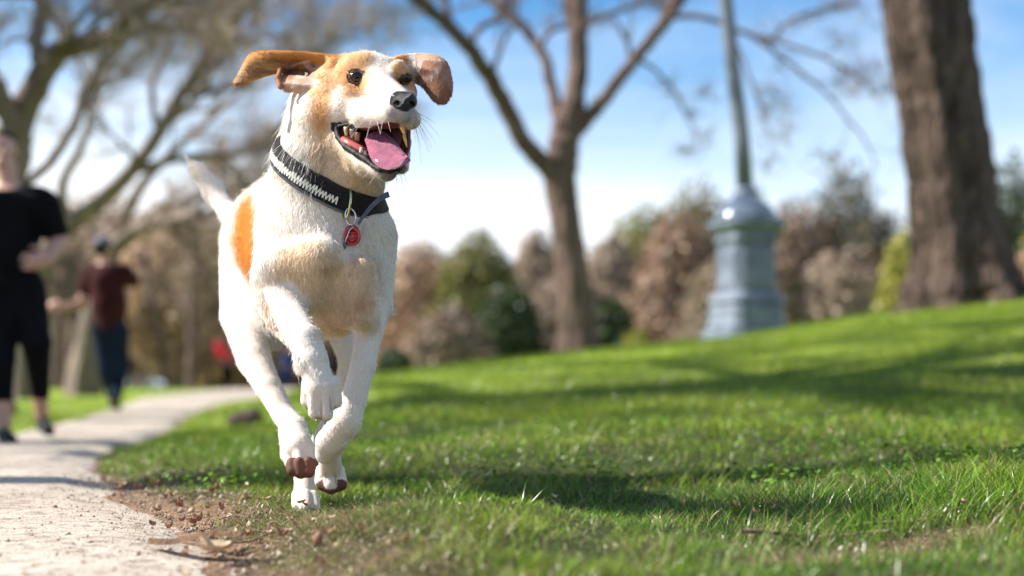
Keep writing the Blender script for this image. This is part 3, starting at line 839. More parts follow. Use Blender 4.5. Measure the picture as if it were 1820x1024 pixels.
    g = smooth(98, 124, y)[:, None] * smooth(540, 450, x)[:, None]
    c[el] = (np.array([0.62, 0.29, 0.075]) * (1 - g) + np.array([0.62, 0.36, 0.10]) * g)[el]
    vn = fbm(np.stack([x * .035, y * .14, d * 0], -1), 3, 7)
    mid = el & (x < 560) & (y > 99 + .0 * x)
    f_ = (np.clip(smooth(98, 108, y - np.where(x < 450, (450 - x) * .9, 0)) * smooth(560, 520, x), 0, 1) * (.35 + .6 * smooth(.38, .62, vn)))[:, None]
    c[mid] = (c * (1 - f_) + np.array([0.27, 0.13, 0.045]) * f_)[mid]  # inside darkened towards the hollow; rim keeps a painted backlit orange
    wst = el & (x > 505) & (x < 566) & (y > 104) & (y < 122)
    fw = (smooth(.5, .62, fbm(np.stack([x * .05, y * .22 + x * .04, d * 0], -1), 3, 17)) * .8)[:, None]
    c[wst] = (c * (1 - fw) + np.array([0.75, 0.62, 0.50]) * fw)[wst]
    lob = (pc == EARIN) & (y > 132)
    fl = (smooth(.42, .6, fbm(np.stack([x * .06, y * .16, d * 0], -1), 3, 27)))[:, None] * .8
    c[lob] = (c * (1 - fl) + np.array([0.82, 0.72, 0.62]) * fl)[lob]
    lt = lob & (x < 520); c[lt] = c[lt] * .4 + np.array([.42, .2, .1]) * .6
    dk = np.exp(-((x - 515) / 16) ** 2 - ((y - 125) / 12) ** 2)[:, None] * .85 + np.exp(-((x - 547) / 10) ** 2 - ((y - 130) / 7) ** 2)[:, None] * .8  # shade of the ear hollows painted in as dark blobs
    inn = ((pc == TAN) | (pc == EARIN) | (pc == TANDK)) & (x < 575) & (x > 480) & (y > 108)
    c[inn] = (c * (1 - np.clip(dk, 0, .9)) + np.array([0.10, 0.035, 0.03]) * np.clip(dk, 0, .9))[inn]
    # inside of the mouth
    mc = cavity
    dcv = np.minimum(cavity[0].dist(p), cavity[1].dist(p))
    im = (dcv < 0.0022) & (d < 2.72) & (pc != LIP) & (x > 598) & (x < 728)
    mo = (poly_mask(x, y, MOUTHPOLY, .5) > .5) & (d < 2.74) & (pc != LIP) & (d > 2.545)
    im |= mo
    c[im] = PAL[MOUTH]
    return c, bi, im

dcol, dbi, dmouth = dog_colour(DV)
under = ~(np.isin(prim_col[dbi], [PAD, LIP, GUM, MOUTH, LID]) | dmouth)
dcol[under] *= np.array([.80, .74, .70])      # skin pinker than the hair, and darkened as shade for depth between hairs
print('colour', _t.time() - _t0)

m_skin = bpy.data.materials.new('dog_skin'); m_skin.use_nodes = True
nt = m_skin.node_tree; N = nt.nodes; L = nt.links; B = N['Principled BSDF']
B.inputs['Roughness'].default_value = 0.62; B.inputs['Specular IOR Level'].default_value = 0.25
at = N.new('ShaderNodeAttribute'); at.attribute_name = 'tint'
tc = N.new('ShaderNodeTexCoord'); no = N.new('ShaderNodeTexNoise'); no.inputs['Scale'].default_value = 240; no.inputs['Detail'].default_value = 4
L.new(tc.outputs['Object'], no.inputs['Vector'])
mr = N.new('ShaderNodeMapRange'); mr.inputs['To Min'].default_value = .78; mr.inputs['To Max'].default_value = 1.12
vm = N.new('ShaderNodeVectorMath'); vm.operation = 'SCALE'
L.new(no.outputs['Fac'], mr.inputs['Value']); L.new(at.outputs['Color'], vm.inputs[0]); L.new(mr.outputs['Result'], vm.inputs['Scale']); L.new(vm.outputs[0], B.inputs['Base Color'])
bp = N.new('ShaderNodeBump'); bp.inputs['Strength'].default_value = .5; bp.inputs['Distance'].default_value = .002
L.new(no.outputs['Fac'], bp.inputs['Height']); L.new(bp.outputs['Normal'], B.inputs['Normal'])

DOGO = (-0.42, 2.9, 0.10)
dog = thing('dog', 'white and tan dog leaping toward the camera with tongue out and ears flying', 'dog', DOGO)
body = child_at(mesh_np('body', DV, DF, m_skin, cols=dcol), dog)

# ---- coat
def coat(verts, quads, n_hair):
    tri = np.concatenate([quads[:, [0, 1, 2]], quads[:, [0, 2, 3]]])
    a, b, c = verts[tri[:, 0]], verts[tri[:, 1]], verts[tri[:, 2]]
    nr = np.cross(b - a, c - a); ar = np.linalg.norm(nr, axis=1) / 2
    cen = (a + b + c) / 3
    fn = nr / np.maximum(2 * ar, 1e-12)[:, None]
    view = np.array([0, 0, CAMZ]) - cen; view /= np.linalg.norm(view, axis=1)[:, None]
    x, y = to_px(cen)
    wgt = ar * np.where((cen[:, 1] < 2.8) & (y < 340), 1.7, 1.0) * np.where((fn * view).sum(1) > -0.25, 1.0, 0.25)
    pick = rng.choice(len(tri), n_hair, p=wgt / wgt.sum())
    u, v = rng.random(n_hair), rng.random(n_hair); f = u + v > 1; u[f], v[f] = 1 - u[f], 1 - v[f]
    p = a[pick] + (b - a)[pick] * u[:, None] + (c - a)[pick] * v[:, None]
    return p, fn[pick]

NH = 330000
hp, hfn = coat(DV, DF, NH)
hcol, hbi, hm = dog_colour(hp)
bald = np.isin(prim_col[hbi], [PAD, LIP, GUM, MOUTH]) | hm
nx_, ny_ = to_px(hp)
bald |= (np.hypot((nx_ - 716) / 27, (ny_ - 181) / 24) < 1) & (hp[:, 1] < 2.62)
for (c_, r_) in eye_balls: bald |= np.linalg.norm((hp - c_) / np.array([1, 1, EYE_SZ]), axis=1) < r_ * 1.10
keep = ~bald
hp, hfn, hcol, hbi = hp[keep], hfn[keep], hcol[keep], hbi[keep]
hn = grad(hp, sdf, 0.003)
comb = np.zeros((len(ALLP), 3))
for i, q in enumerate(ALLP):
    v = q.b - q.a; comb[i] = v / max(np.linalg.norm(v), 1e-9)
# direction: primitives run from the body outwards except on the neck, head and torso, where hair runs from the nose to the tail
hx, hy = to_px(hp)
start = 0; rng_of = {}
for nm, prims, _ in GROUPS: rng_of[nm] = (start, start + len(prims)); start += len(prims)
dirv = comb[hbi].copy()
back = np.array([-0.30, 0.92, -0.15])
isT = (hbi < rng_of['torso'][1] - 4); isTail = (hbi >= rng_of['torso'][1] - 4) & (hbi < rng_of['torso'][1])
isH = (hbi >= rng_of['head'][0]) & (hbi < rng_of['head'][1])
down = np.array([0.05, 0.15, -1.0])
tD = smooth(230, 420, hy)[:, None]
front = smooth(2.95, 2.75, hp[:, 1])[:, None]
torso_dir = (np.array([-0.25, .45, -.9]) * (1 - tD) + down * tD) * front + back * (1 - front) + np.array([0, 0, -.45]) * (1 - front)
dirv[isT] = torso_dir[isT]
nose = P(712, 182, 2.52)
comb = comb
hd_dir = hp - nose; hd_dir /= np.linalg.norm(hd_dir, axis=1)[:, None]
hd_dir = hd_dir + np.array([0, 0, -.25])
dirv[isH] = hd_dir[isH]
# swirls on the forechest
sw = np.stack([np.sin(hx * .05 + hy * .02), 0 * hx, np.cos(hy * .045)], -1) * 0.35 * (isT & (hy > 430))[:, None]
nz = np.stack([fbm(hp * 28, 3, 41) - .5, fbm(hp * 28, 3, 42) - .5, fbm(hp * 28, 3, 43) - .5], -1)
clump = np.stack([vnoise(hp * 180, 51) - .5, vnoise(hp * 180, 52) - .5, vnoise(hp * 180, 53) - .5], -1)
dirv = dirv + sw + nz * 1.5 + clump * .55 + rng.normal(0, .10, dirv.shape)
dirv -= hn * (dirv * hn).sum(1)[:, None]
dirv /= np.maximum(np.linalg.norm(dirv, axis=1), 1e-9)[:, None]
inhead = (isH | ((hy < 250) & (hp[:, 1] < 2.75)))
Lh = np.full(len(hp), 0.0098)
Lh[inhead] = 0.0065
ears_ = (hbi >= rng_of['earL'][0]) & (hbi < rng_of['earR'][1]); Lh[ears_] = 0.0055
neckm = poly_mask(hx, hy, [(490, 180), (560, 170), (640, 310), (700, 320), (700, 350), (600, 350), (500, 300), (430, 340), (430, 300)], 12)
Lh = Lh + neckm * 0.009 * ~inhead
face = isH & (np.linalg.norm(hp - nose, axis=1) < 0.10); Lh[face] = 0.0042
legm = hbi >= rng_of['leg1'][0]; Lh[legm] = 0.0058
pawm = ((hy > 672) & (hy < 760) & (hx > 535) & (hx < 606) & (hp[:, 1] < 2.57)) | (hy > 790); Lh[pawm] = 0.0038
back1 = poly_mask(hx, hy, [(448, 520), (470, 590), (530, 660), (540, 640), (490, 580), (462, 515)], 5); Lh += back1 * .012
Lh[isTail] = 0.014
Lh *= rng.uniform(.6, 1.3, len(Lh))
lift = rng.uniform(.06, .27, len(Lh)) + neckm * .12 + back1 * .5
lift[face] *= .7
fly = (rng.random(len(Lh)) < .018) & ~face & ~pawm; Lh[fly] *= 1.7; lift[fly] = rng.uniform(.35, .75, fly.sum())
s_ = [0.0, 0.36, 0.7, 1.0]
pts = np.zeros((len(hp), 4, 3), np.float32)
for j, s in enumerate(s_):
    out = lift * (s - 0.42 * s * s) * 1.2
    pts[:, j] = hp - hn * 0.0006 + hn * (out * Lh)[:, None] + dirv * (s * Lh * np.sqrt(np.maximum(1 - out * out, .2)))[:, None]
    pts[:, j, 2] -= (s * s * Lh * 0.10)
rad0 = np.where(inhead | ears_, 0.00022, 0.00030) * rng.uniform(.7, 1.2, len(hp))
rad = (rad0[:, None] * np.array([1.0, .92, .66, .12])[None]).astype(np.float32)
hc = bpy.data.hair_curves.new('fur')
hc.add_curves([4] * len(hp))
hc.attributes['position'].data.foreach_set('vector', (pts - np.array(DOGO, np.float32)).ravel())
ra = hc.attributes.get('radius') or hc.attributes.new('radius', 'FLOAT', 'POINT')
ra.data.foreach_set('value', rad.ravel())
tt = hc.attributes.new('tint', 'FLOAT_COLOR', 'CURVE')
tone = rng.normal(1.0, .11, len(hp)) * (1 + (vnoise(hp * 150, 61) - .5) * .22)
cc = np.ones((len(hp), 4), np.float32); cc[:, :3] = np.clip(hcol * tone[:, None], 0.01, .93)
tt.data.foreach_set('color', cc.ravel())
m_fur = mat_leafy('dog_fur', trans=0.22, rough=0.35, gloss=0.05)
hc.materials.append(m_fur)
fur = bpy.data.objects.new('fur', hc); COL.objects.link(fur); fur.parent = dog
fur['kind'] = 'stuff'
print('fur', len(hp), _t.time() - _t0)

# ---- eyes
m_eye = bpy.data.materials.new('dog_eye'); m_eye.use_nodes = True
nt = m_eye.node_tree; N = nt.nodes; L = nt.links; B = N['Principled BSDF']
B.inputs['Roughness'].default_value = .10; B.inputs['Specular IOR Level'].default_value = .35; B.inputs['Coat Weight'].default_value = .25; B.inputs['Coat Roughness'].default_value = .02
tc = N.new('ShaderNodeTexCoord'); se = N.new('ShaderNodeVectorMath'); se.operation = 'DOT_PRODUCT'; se.inputs[1].default_value = Vector((0.20, -0.97, 0.02)).normalized()
nrm = N.new('ShaderNodeVectorMath'); nrm.operation = 'NORMALIZE'; cr = N.new('ShaderNodeValToRGB')
L.new(tc.outputs['Object'], nrm.inputs[0]); L.new(nrm.outputs[0], se.inputs[0]); L.new(se.outputs['Value'], cr.inputs['Fac'])
e = cr.color_ramp.elements
e[0].position = .62; e[0].color = (.05, .02, .016, 1); e[1].position = .68; e[1].color = (.02, .008, .005, 1)
x = e.new(.74); x.color = (.045, .016, .008, 1); x = e.new(.90); x.color = (.022, .008, .005, 1); x = e.new(.915); x.color = (.003, .003, .003, 1)
L.new(cr.outputs['Color'], B.inputs['Base Color'])
for c_, r_ in eye_balls:
    o = MB().sphere((0, 0, 0), r_, 28, 20).build('eye', m_eye); o.location = c_; o.scale = (1, 1, EYE_SZ); child_at(o, dog)

# ---- nose
nd = surf(716, 183) - 0.004
nose_p = [cone((708, 176, nd + .004, 14), (726, 176, nd + .004, 13), 7), cone((704, 184, nd + .004, 11), (732, 183, nd + .004, 9), 8), cone((717, 188, nd, 13), (718, 193, nd + .001, 9), 8), cone((699, 184, nd + .014, 8), (706, 178, nd + .006, 9), 4)]
nost = [cone((706, 183, nd - .011, 4.4), (700, 189, nd + .006, 3), 2), cone((731, 182, nd - .009, 3.6), (736, 187, nd + .006, 2.5), 2), cone((718, 190, nd - .015, 1.0), (718, 204, nd - .010, 1.0), 1)]
def nsdf(p, cull=None):
    d = np.full(len(p), 1e3)
    for q in nose_p: d = smin(d, q.dist(p), q.k)
    for q in nost: d = -smin(-d, q.dist(p), .0015)
    return d
nv, nf = grow(nsdf, P(685, 215, nd - .03) - .002, P(745, 155, nd + .05) + .004, 0.0011)
m_nose = mat_basic('dog_nose', (.009, .007, .008), rough=.36, bump=.9, bscale=900, var=.5, vscale=300, coat=.35)
child_at(mesh_np('nose', nv, nf, m_nose), dog)

# ---- tongue: lofted, with a groove, lolling out over the lower lip
tp = [(668, 240, 2.60, 22), (676, 250, 2.575, 26), (682, 262, 2.548, 29), (688, 274, 2.528, 31), (697, 283, 2.513, 30), (708, 287, 2.503, 24), (718, 285, 2.498, 15), (725, 279, 2.498, 7)]
tv = []; nn = 20
for i, (x, y, d, w) in enumerate(tp):
    c_ = P(x, y, d); nxt = P(*tp[min(i + 1, 7)][:3]) - P(*tp[max(i - 1, 0)][:3]); nxt /= np.linalg.norm(nxt)
    sd = np.array([1.0, 0.10, 0.16]); sd -= nxt * (sd @ nxt); sd /= np.linalg.norm(sd)
    if i >= 4:
        s2 = np.array([0.45, .15, .88]); s2 -= nxt * (s2 @ nxt); s2 /= np.linalg.norm(s2); kk = (i - 3) / 5
        sd = sd * (1 - kk) + s2 * kk; sd /= np.linalg.norm(sd)
    up = np.cross(sd, nxt); up /= np.linalg.norm(up)
    W = Rm(w, d); H = 0.0055 * (1 if i < 6 else .7)
    for j in range(nn):
        th = 2 * math.pi * j / nn; cx_, cz_ = math.cos(th), math.sin(th)
        g = 1 - 1.0 * math.exp(-(cx_ / .2) ** 2) * (i > 0) * (i < 6)
        dish = 0.0065 * (cx_ * cx_ - .3)
        tv.append(c_ + sd * W * cx_ + up * (H * cz_ * g + dish * 1))
tf = [(i * nn + j, i * nn + (j + 1) % nn, (i + 1) * nn + (j + 1) % nn, (i + 1) * nn + j) for i in range(7) for j in range(nn)] + [tuple(range(nn)), tuple(range(8 * nn - 1, 7 * nn - 1, -1))]
m_tongue = mat_basic('tongue', (.42, .125, .20), rough=.34, bump=.7, bscale=700, var=.22, vscale=90, sss=.35, coat=.25)
tg = mesh_np('tongue', np.array(tv), tf, m_tongue); md = tg.modifiers.new('round', 'SUBSURF'); md.levels = 2; md.render_levels = 2
child_at(tg, dog)

# ---- teeth
m_tooth = mat_basic('tooth', (.78, .66, .44), rough=.3, var=.15, vscale=120, coat=.3)
m_tooth_lit = mat_basic('tooth_yellow_lit', (.80, .50, .10), rough=.3, var=.15, vscale=120, coat=.3)  # same teeth, with the yellow light on them put into the colour
def tooth(p0, p1, mat_, n=8):
    a, b = P(*p0[:3]), P(*p1[:3]); r0, r1 = Rm(p0[3], p0[2]), Rm(p1[3], p1[2])
    o = MB().tube([a, a * .6 + b * .4, a * .25 + b * .75, b], [r0, r0 * .92, (r0 + r1) / 2 * .85, r1], n).build('tooth', mat_)
    child_at(o, dog)
tooth((679, 298, 2.532, 5), (676, 283, 2.515, 1.5), m_tooth)
for k, x in enumerate((687, 693, 699, 705, 710)): tooth((x, 299, 2.522 + .001 * abs(k - 2), 3.2), (x, 290, 2.512, 2.4), m_tooth)
tooth((712, 217, 2.545, 5.5), (719, 240, 2.532, 1.6), m_tooth_lit)
tooth((718, 240, 2.55, 3), (723, 262, 2.55, 1.2), m_tooth_lit)
m_tooth_shaded = mat_basic('tooth_in_shade', (.46, .30, .17), rough=.35, var=.2, vscale=120, coat=.2)  # molars darkened in the colour for the shadow inside the mouth
for (x, y, r) in ((625, 240, 5.5), (634, 246, 6.5), (615, 236, 4.5)): tooth((x, y - 10, 2.60, r), (x + 1, y + 6, 2.60, r * .6), m_tooth_shaded)
for (x, y, r) in ((642, 268, 4), (649, 274, 3.5)): tooth((x, y + 4, 2.565, r), (x, y - 6, 2.562, r * .5), m_tooth)
gum = MB().tube([P(608, 247, 2.60), P(624, 258, 2.59), (P(640, 266, 2.585)), P(652, 272, 2.575)], [Rm(5, 2.6), Rm(8, 2.6), Rm(8, 2.6), Rm(5, 2.6)], 10)
child_at(gum.build('gum', mat_basic('gum', (.45, .09, .08), rough=.35, var=.2, vscale=80, coat=.3)), dog)

# ---- claws
m_claw = mat_basic('claw', (.38, .27, .18), rough=.35, var=.3, vscale=60)
for (x, y, d, dx, dy) in ((549, 720, 2.53, 3, 9), (562, 744, 2.515, 3, 8), (579, 748, 2.515, -2, 8), (592, 722, 2.525, 4, 7), (529, 908, 2.835, -1, 7), (544, 909, 2.82, 0, 7), (559, 907, 2.835, 1, 7)):
    child_at(MB().tube([P(x, y, d), P(x + dx * .5, y + dy * .6, d - .004), P(x + dx, y + dy, d - .003)], [Rm(2.6, d), Rm(1.9, d), Rm(.5, d)], 7).build('claw', m_claw), dog)

# ---- whiskers
def strands(lines, name, mat_, parent, rad_=0.0003, colr=(.8, .78, .74)):
    h = bpy.data.hair_curves.new(name); h.add_curves([len(l) for l in lines])
    pt = np.concatenate([np.array(l) for l in lines]).astype(np.float32) - np.array(parent.location, dtype=np.float32)
    h.attributes['position'].data.foreach_set('vector', pt.ravel())
    r = h.attributes.get('radius') or h.attributes.new('radius', 'FLOAT', 'POINT')
    r.data.foreach_set('value', np.concatenate([np.linspace(rad_, rad_ * .35, len(l)) for l in lines]).astype(np.float32))
    t = h.attributes.new('tint', 'FLOAT_COLOR', 'CURVE')
    c = np.ones((len(lines), 4), np.float32); c[:, :3] = np.array(colr) if np.ndim(colr) == 2 else np.tile(colr, (len(lines), 1)); t.data.foreach_set('color', c.ravel())
    h.materials.append(mat_); o = bpy.data.objects.new(name, h); COL.objects.link(o); o.parent = parent; return o
wl_, wc = [], []
def whisk(x, y, dx, dy, sag, col, n=7):
    d = surf(x, y); l = []
    for j in range(n):
        t = j / (n - 1); l.append(P(x + dx * t, y + dy * t + sag * t * t, d - .002 - .02 * t))
    wl_.append(l); wc.append(col)
for (x, y, dx, dy, sg) in ((738, 205, 44, 14, 26), (738, 210, 36, 22, 24), (737, 202, 36, 2, 16), (738, 214, 30, 30, 20), (739, 218, 22, 38, 14), (736, 222, 14, 40, 4), (738, 208, 26, 34, 30), (734, 198, 30, 6, 10), (737, 216, 12, 50, 26), (712, 312, 8, 30, 4), (705, 314, -2, 34, 0), (716, 306, 14, 28, 6), (692, 316, -8, 26, 0), (735, 220, 4, 34, 0)):
    whisk(x, y, dx, dy, sg, (.16, .13, .12))
for (x, y, dx, dy, sg) in ((650, 212, -26, 22, 10), (660, 214, -10, 30, 6), (640, 210, -30, 14, 8), (670, 216, 6, 22, 0), (655, 205, -34, 24, 10), (690, 216, 4, 18, 0), (680, 216, -4, 20, 2), (646, 104, -8, -22, 0), (652, 102, 0, -16, 0), (665, 300, -22, 14, 4), (658, 296, -26, 8, 6), (672, 306, -16, 20, 2)):
    whisk(x, y, dx, dy, sg, (.85, .82, .78))
wh = strands(wl_, 'whiskers', m_fur, dog, .00035, np.array(wc)); wh['kind'] = 'stuff'

# ---- collar
m_web = mat_basic('collar_webbing', (.007, .006, .008), rough=.7, bump=.8, bscale=700, var=.4, vscale=260)
m_web2 = mat_basic('collar_fleece', (.03, .022, .026), rough=.95, bump=1.0, bscale=900, var=.6, vscale=500)
m_zig = mat_basic('collar_print_white', (.72, .72, .66), rough=.6, var=.2, vscale=200)
m_grey = mat_basic('collar_edge', (.06, .07, .09), rough=.35, var=.25, vscale=90, coat=.3)
cc0 = P(592, 312, 2.76)
cu = P(498, 258, 2.77) - cc0; cu /= np.linalg.norm(cu)
cv = P(622, 362, 2.66) - cc0; cv -= cu * (cv @ cu); cv /= np.linalg.norm(cv)
cw = np.cross(cu, cv); cw /= np.linalg.norm(cw)
if cw[2] < 0: cw = -cw
def bodyd(p): return float(sdf(p[None])[0])
NTH = 96
prof = []
for j in range(NTH):
    th = 2 * math.pi * j / NTH; dr = cu * math.cos(th) + cv * math.sin(th); rs = []
    for w in (-.020, -.010, 0, .010, .020):
        o_ = Vector(cc0 + dr * .135 + cw * w); h = dog_bvh.ray_cast(o_, Vector(-dr))
        r = .135 - h[3] if h[0] is not None else .09
        rs.append(float(np.clip(r + .0035, .05, .125)))
    prof.append(rs)
prof = np.array(prof)
for _ in range(3): prof = (np.roll(prof, 1, 0) + prof * 2 + np.roll(prof, -1, 0)) / 4
def cpt(th, w, off):
    f = (th / (2 * math.pi) * NTH) % NTH; i0 = int(f) % NTH; i1 = (i0 + 1) % NTH; t = f - int(f)
    row = prof[i0] * (1 - t) + prof[i1] * t
    r = np.interp(w, (-.020, -.010, 0, .010, .020), row) + off
    return cc0 + (cu * math.cos(th) + cv * math.sin(th)) * r + cw * w
def band(name, w0, w1, o0, o1, thick, mat_, th0=0, th1=2 * math.pi, n=128, parent=None):
    v = []; closed = abs(th1 - th0 - 2 * math.pi) < 1e-6
    for k in range(n + (0 if closed else 1)):
        th = th0 + (th1 - th0) * k / n
        for q in np.linspace(0, 1, 7): v.append(cpt(th, w0 + (w1 - w0) * q, o0 + (o1 - o0) * q + .0008 * math.sin(q * math.pi)))
        v.append(cpt(th, w1, o1 - thick)); v.append(cpt(th, w0, o0 - thick))
    m = n if closed else n
    f = []
    tot = n if closed else n + 1
    for k in range(m):
        k2 = (k + 1) % tot
        for j in range(9): f.append((k * 9 + j, k * 9 + (j + 1) % 9, k2 * 9 + (j + 1) % 9, k2 * 9 + j))
    if not closed: f += [tuple(range(9)), tuple(n * 9 + j for j in range(8, -1, -1))]
    o = mesh_np(name, np.array(v), f, mat_, smooth_shade=False)
    return o
col_ = band('collar', -.020, .014, .003, .004, .004, m_web); child_at(col_, dog)
def sub(o):
    o.parent = col_; return o
sub(band('fleece_lining', .0125, .024, .0025, .0005, .005, m_web2))
sub(band('edge_piping', -.0225, -.0175, .0035, .005, .004, m_grey))
# printed zigzag on the near side
zz = MB(); NZ = 44; tA, tB = -0.4, 2.05
for k in range(NZ):
    t0 = tA + (tB - tA) * k / NZ; t1 = tA + (tB - tA) * (k + .62) / NZ; t2 = tA + (tB - tA) * (k + 1.1) / NZ
    wlo, whi = -.0115, .0035
    jz = random.uniform(-.0018, .0018); t1 += random.uniform(-.2, .2) * (tB - tA) / NZ; whi_ = whi + jz; wlo_ = wlo - jz * .6
    for (ta, wa, tb, wb) in ((t0, wlo_, t1, whi_), (t1, whi_, t2, wlo_)):
        dt = (tB - tA) / NZ * .20
        q = [cpt(ta - dt, wa, .0072), cpt(ta + dt, wa, .0072), cpt(tb + dt, wb, .0072), cpt(tb - dt, wb, .0072)]
        q2 = [cpt(ta - dt, wa, .0045), cpt(ta + dt, wa, .0045), cpt(tb + dt, wb, .0045), cpt(tb - dt, wb, .0045)]
        zz.add(q + q2, [(0, 1, 2, 3), (0, 4, 5, 1), (1, 5, 6, 2), (2, 6, 7, 3), (3, 7, 4, 0)])
sub(zz.build('zigzag_print', m_zig, None, False))
# buckle at the far left
bk = MB().box((0, 0, 0), (.010, .012, .030)).build('buckle', m_grey); bk.location = cpt(-0.25, -.004, .008); bk.rotation_euler = (0.2, .5, .3); md = bk.modifiers.new('b', 'BEVEL'); md.width = .002; sub(bk)
m_brass = mat_basic('ring_metal', (.62, .58, .30), rough=.28, metal=1.0, var=.2, vscale=100)
m_steel = mat_basic('steel', (.62, .62, .63), rough=.25, metal=1.0, var=.15, vscale=100)
def ring(name, cx_, cy_, d, rx, ry, r, tilt, mat_, yaw=0.0):
    pts = []
    for j in range(21):
        th = 2 * math.pi * j / 20; x = rx * math.cos(th); y = ry * math.sin(th)
        X = x * math.cos(tilt) - y * math.sin(tilt); Y = x * math.sin(tilt) + y * math.cos(tilt)
        pts.append(P(cx_ + X, cy_ + Y, d + yaw * x / 100))
    return sub(MB().tube(pts, Rm(r, d), 8, cap=False).build(name, mat_))
dcf = cc0[1] - 0.112
dfr = float(cpt(math.acos(np.clip(cu @ (P(618, 365, 2.66) - cc0) / np.linalg.norm(P(618, 365, 2.66) - cc0), -1, 1)), 0, 0)[1])
dfr = min(dfr, surf(620, 385)) - .008
ring('d_ring', 617, 362, dfr, 5.5, 28, 2.2, .12, m_brass, -.3)
ring('split_ring', 623, 385, dfr - .003, 9, 15, 1.5, -.15, m_steel)
dtag = surf(626, 420) - .010
tagp = []
for j in range(28):
    th = 2 * math.pi * j / 28; r = 1 + .10 * math.cos(th + math.pi / 2) ** 3
    tagp.append((15.5 * r * math.cos(th), 18.5 * math.sin(th) * r))
tgb = MB()
def ringf(scale, dd, oy=0): return [P(626 + x * scale, 420 + oy + y * scale, dtag + dd) for x, y in tagp]
layers = [ringf(.9, .006), ringf(1.0, .004), ringf(1.0, -.002), ringf(.92, -.005), ringf(.66, -.0045, 1), ringf(.58, .001, 1)]
vv = [q for l in layers for q in l]; n = 28
ff = [(i * n + j, i * n + (j + 1) % n, (i + 1) * n + (j + 1) % n, (i + 1) * n + j) for i in range(5) for j in range(n)] + [tuple(range(n - 1, -1, -1)), tuple(range(5 * n, 6 * n))]
tgb.add(vv, ff)
tg_ = sub(tgb.build('red_tag', mat_basic('red_tag_plastic', (.45, .012, .025), rough=.3, var=.25, vscale=120, coat=.5)))
tb = MB(); tb.tube([P(618, 424, dtag - .003), P(626, 429, dtag - .004), P(634, 423, dtag - .003)], Rm(2.2, dtag), 7); tb.tube([P(619, 414, dtag - .003), P(633, 414, dtag - .003)], Rm(1.8, dtag), 7)
sub(tb.build('tag_relief', tg_.data.materials[0]))
sub(MB().tube([P(628, 402, dtag - .008), P(621, 410, dtag - .009), P(614, 430, dtag - .008), P(612, 436, dtag - .004)], Rm(1.3, dtag), 6).build('tag_loop', m_steel))
sub(MB().tube([P(614, 432, dtag - .004), P(608, 450, dtag - .002)], [Rm(4, dtag), Rm(3, dtag)], 8).build('clip', mat_basic('dark_clip', (.06, .06, .07), rough=.3, var=.2, vscale=80, coat=.3)))
# loose strap end beneath the collar on the far side
sl = []
for j in range(9):
    t = j / 8; x = 690 - 55 * t; y = 340 + 20 * t + 36 * t * t; d_ = 2.70 - .05 * t
    sl.append((P(x, y, d_ - .02), P(x + 3, y + 10 * (1 - t * .5), d_ - .02)))
sv = []
for a, b in sl: sv += [a, b, b + np.array([0, .003, 0]), a + np.array([0, .003, 0])]
sf = [(i * 4 + j, i * 4 + (j + 1) % 4, (i + 1) * 4 + (j + 1) % 4, (i + 1) * 4 + j) for i in range(8) for j in range(4)] + [(0, 1, 2, 3), (35, 34, 33, 32)]
sub(mesh_np('strap_end', np.array(sv), sf, m_grey, smooth_shade=False))
print('dog done', _t.time() - _t0)

# ------------------------------------------------------------------ trees
def V(px, py, d): return Vector(P(px, py, d))

def tubes_np(paths, sides=5):
    """many tapered tubes as one vertex/quad soup: paths = list of (points (n,3), radii (n))"""
    vs, fs = [], []; b = 0
    ang = np.arange(sides) * 2 * np.pi / sides; ca, sa = np.cos(ang), np.sin(ang)
    for pts, rad in paths:
        pts = np.asarray(pts, float); m = len(pts)
        t = np.gradient(pts, axis=0); t /= np.maximum(np.linalg.norm(t, axis=1), 1e-9)[:, None]
        ref = np.array([0.31, 0.95, 0.05]) if abs(t[0, 1]) < .8 else np.array([1.0, 0, 0])
        a = np.cross(t, ref); a /= np.linalg.norm(a, axis=1)[:, None]; c = np.cross(t, a)
        ring = pts[:, None] + (a[:, None] * ca[None, :, None] + c[:, None] * sa[None, :, None]) * np.asarray(rad)[:, None, None]
        vs.append(ring.reshape(-1, 3))
        i = np.arange(m - 1)[:, None] * sides; j = np.arange(sides)[None]; j2 = (j + 1) % sides
        fs.append(np.stack([i + j, i + j2, i + sides + j2, i + sides + j], -1).reshape(-1, 4) + b)
        b += m * sides
    return np.concatenate(vs), np.concatenate(fs)

def wander(p, d, L, n, r0, r1, wob, up=0.0, R=random):
    pts = [np.array(p, float)]; d = np.array(d, float); d /= np.linalg.norm(d)
    for k in range(n):
        d = d + np.array([R.gauss(0, wob), R.gauss(0, wob), R.gauss(0, wob) + up]); d /= np.linalg.norm(d)
        pts.append(pts[-1] + d * L / n)
    return np.array(pts), np.linspace(r0, r1, n + 1)

def sprout(parents, per, ratio, R, wob=.16, up=.05, tmin=.3, spread=.9, rmul=.5, n=5, gravity=0.0):
    kids = []
    for pts, rad in parents:
        L = np.linalg.norm(np.diff(pts, axis=0), axis=1).sum()
        for k in range(per):
            t = tmin + (1 - tmin) * (k + R.random()) / per; f = t * (len(pts) - 1); i = min(int(f), len(pts) - 2)
            p = pts[i] + (pts[i + 1] - pts[i]) * (f - i); d = pts[i + 1] - pts[i]; d /= max(np.linalg.norm(d), 1e-9)
            rd = np.array([R.gauss(0, 1), R.gauss(0, 1), R.gauss(0, .8) + gravity]); rd -= d * (rd @ d); rd /= np.linalg.norm(rd)
            s = spread * R.uniform(.6, 1.3)
            r = np.interp(f, np.arange(len(rad)), rad) * rmul * R.uniform(.75, 1.1)
            kids.append(wander(p, d + rd * s, L * ratio * R.uniform(.6, 1.25) * (1.15 - .4 * t), n, r, r * .35, wob, up, R))
    return kids

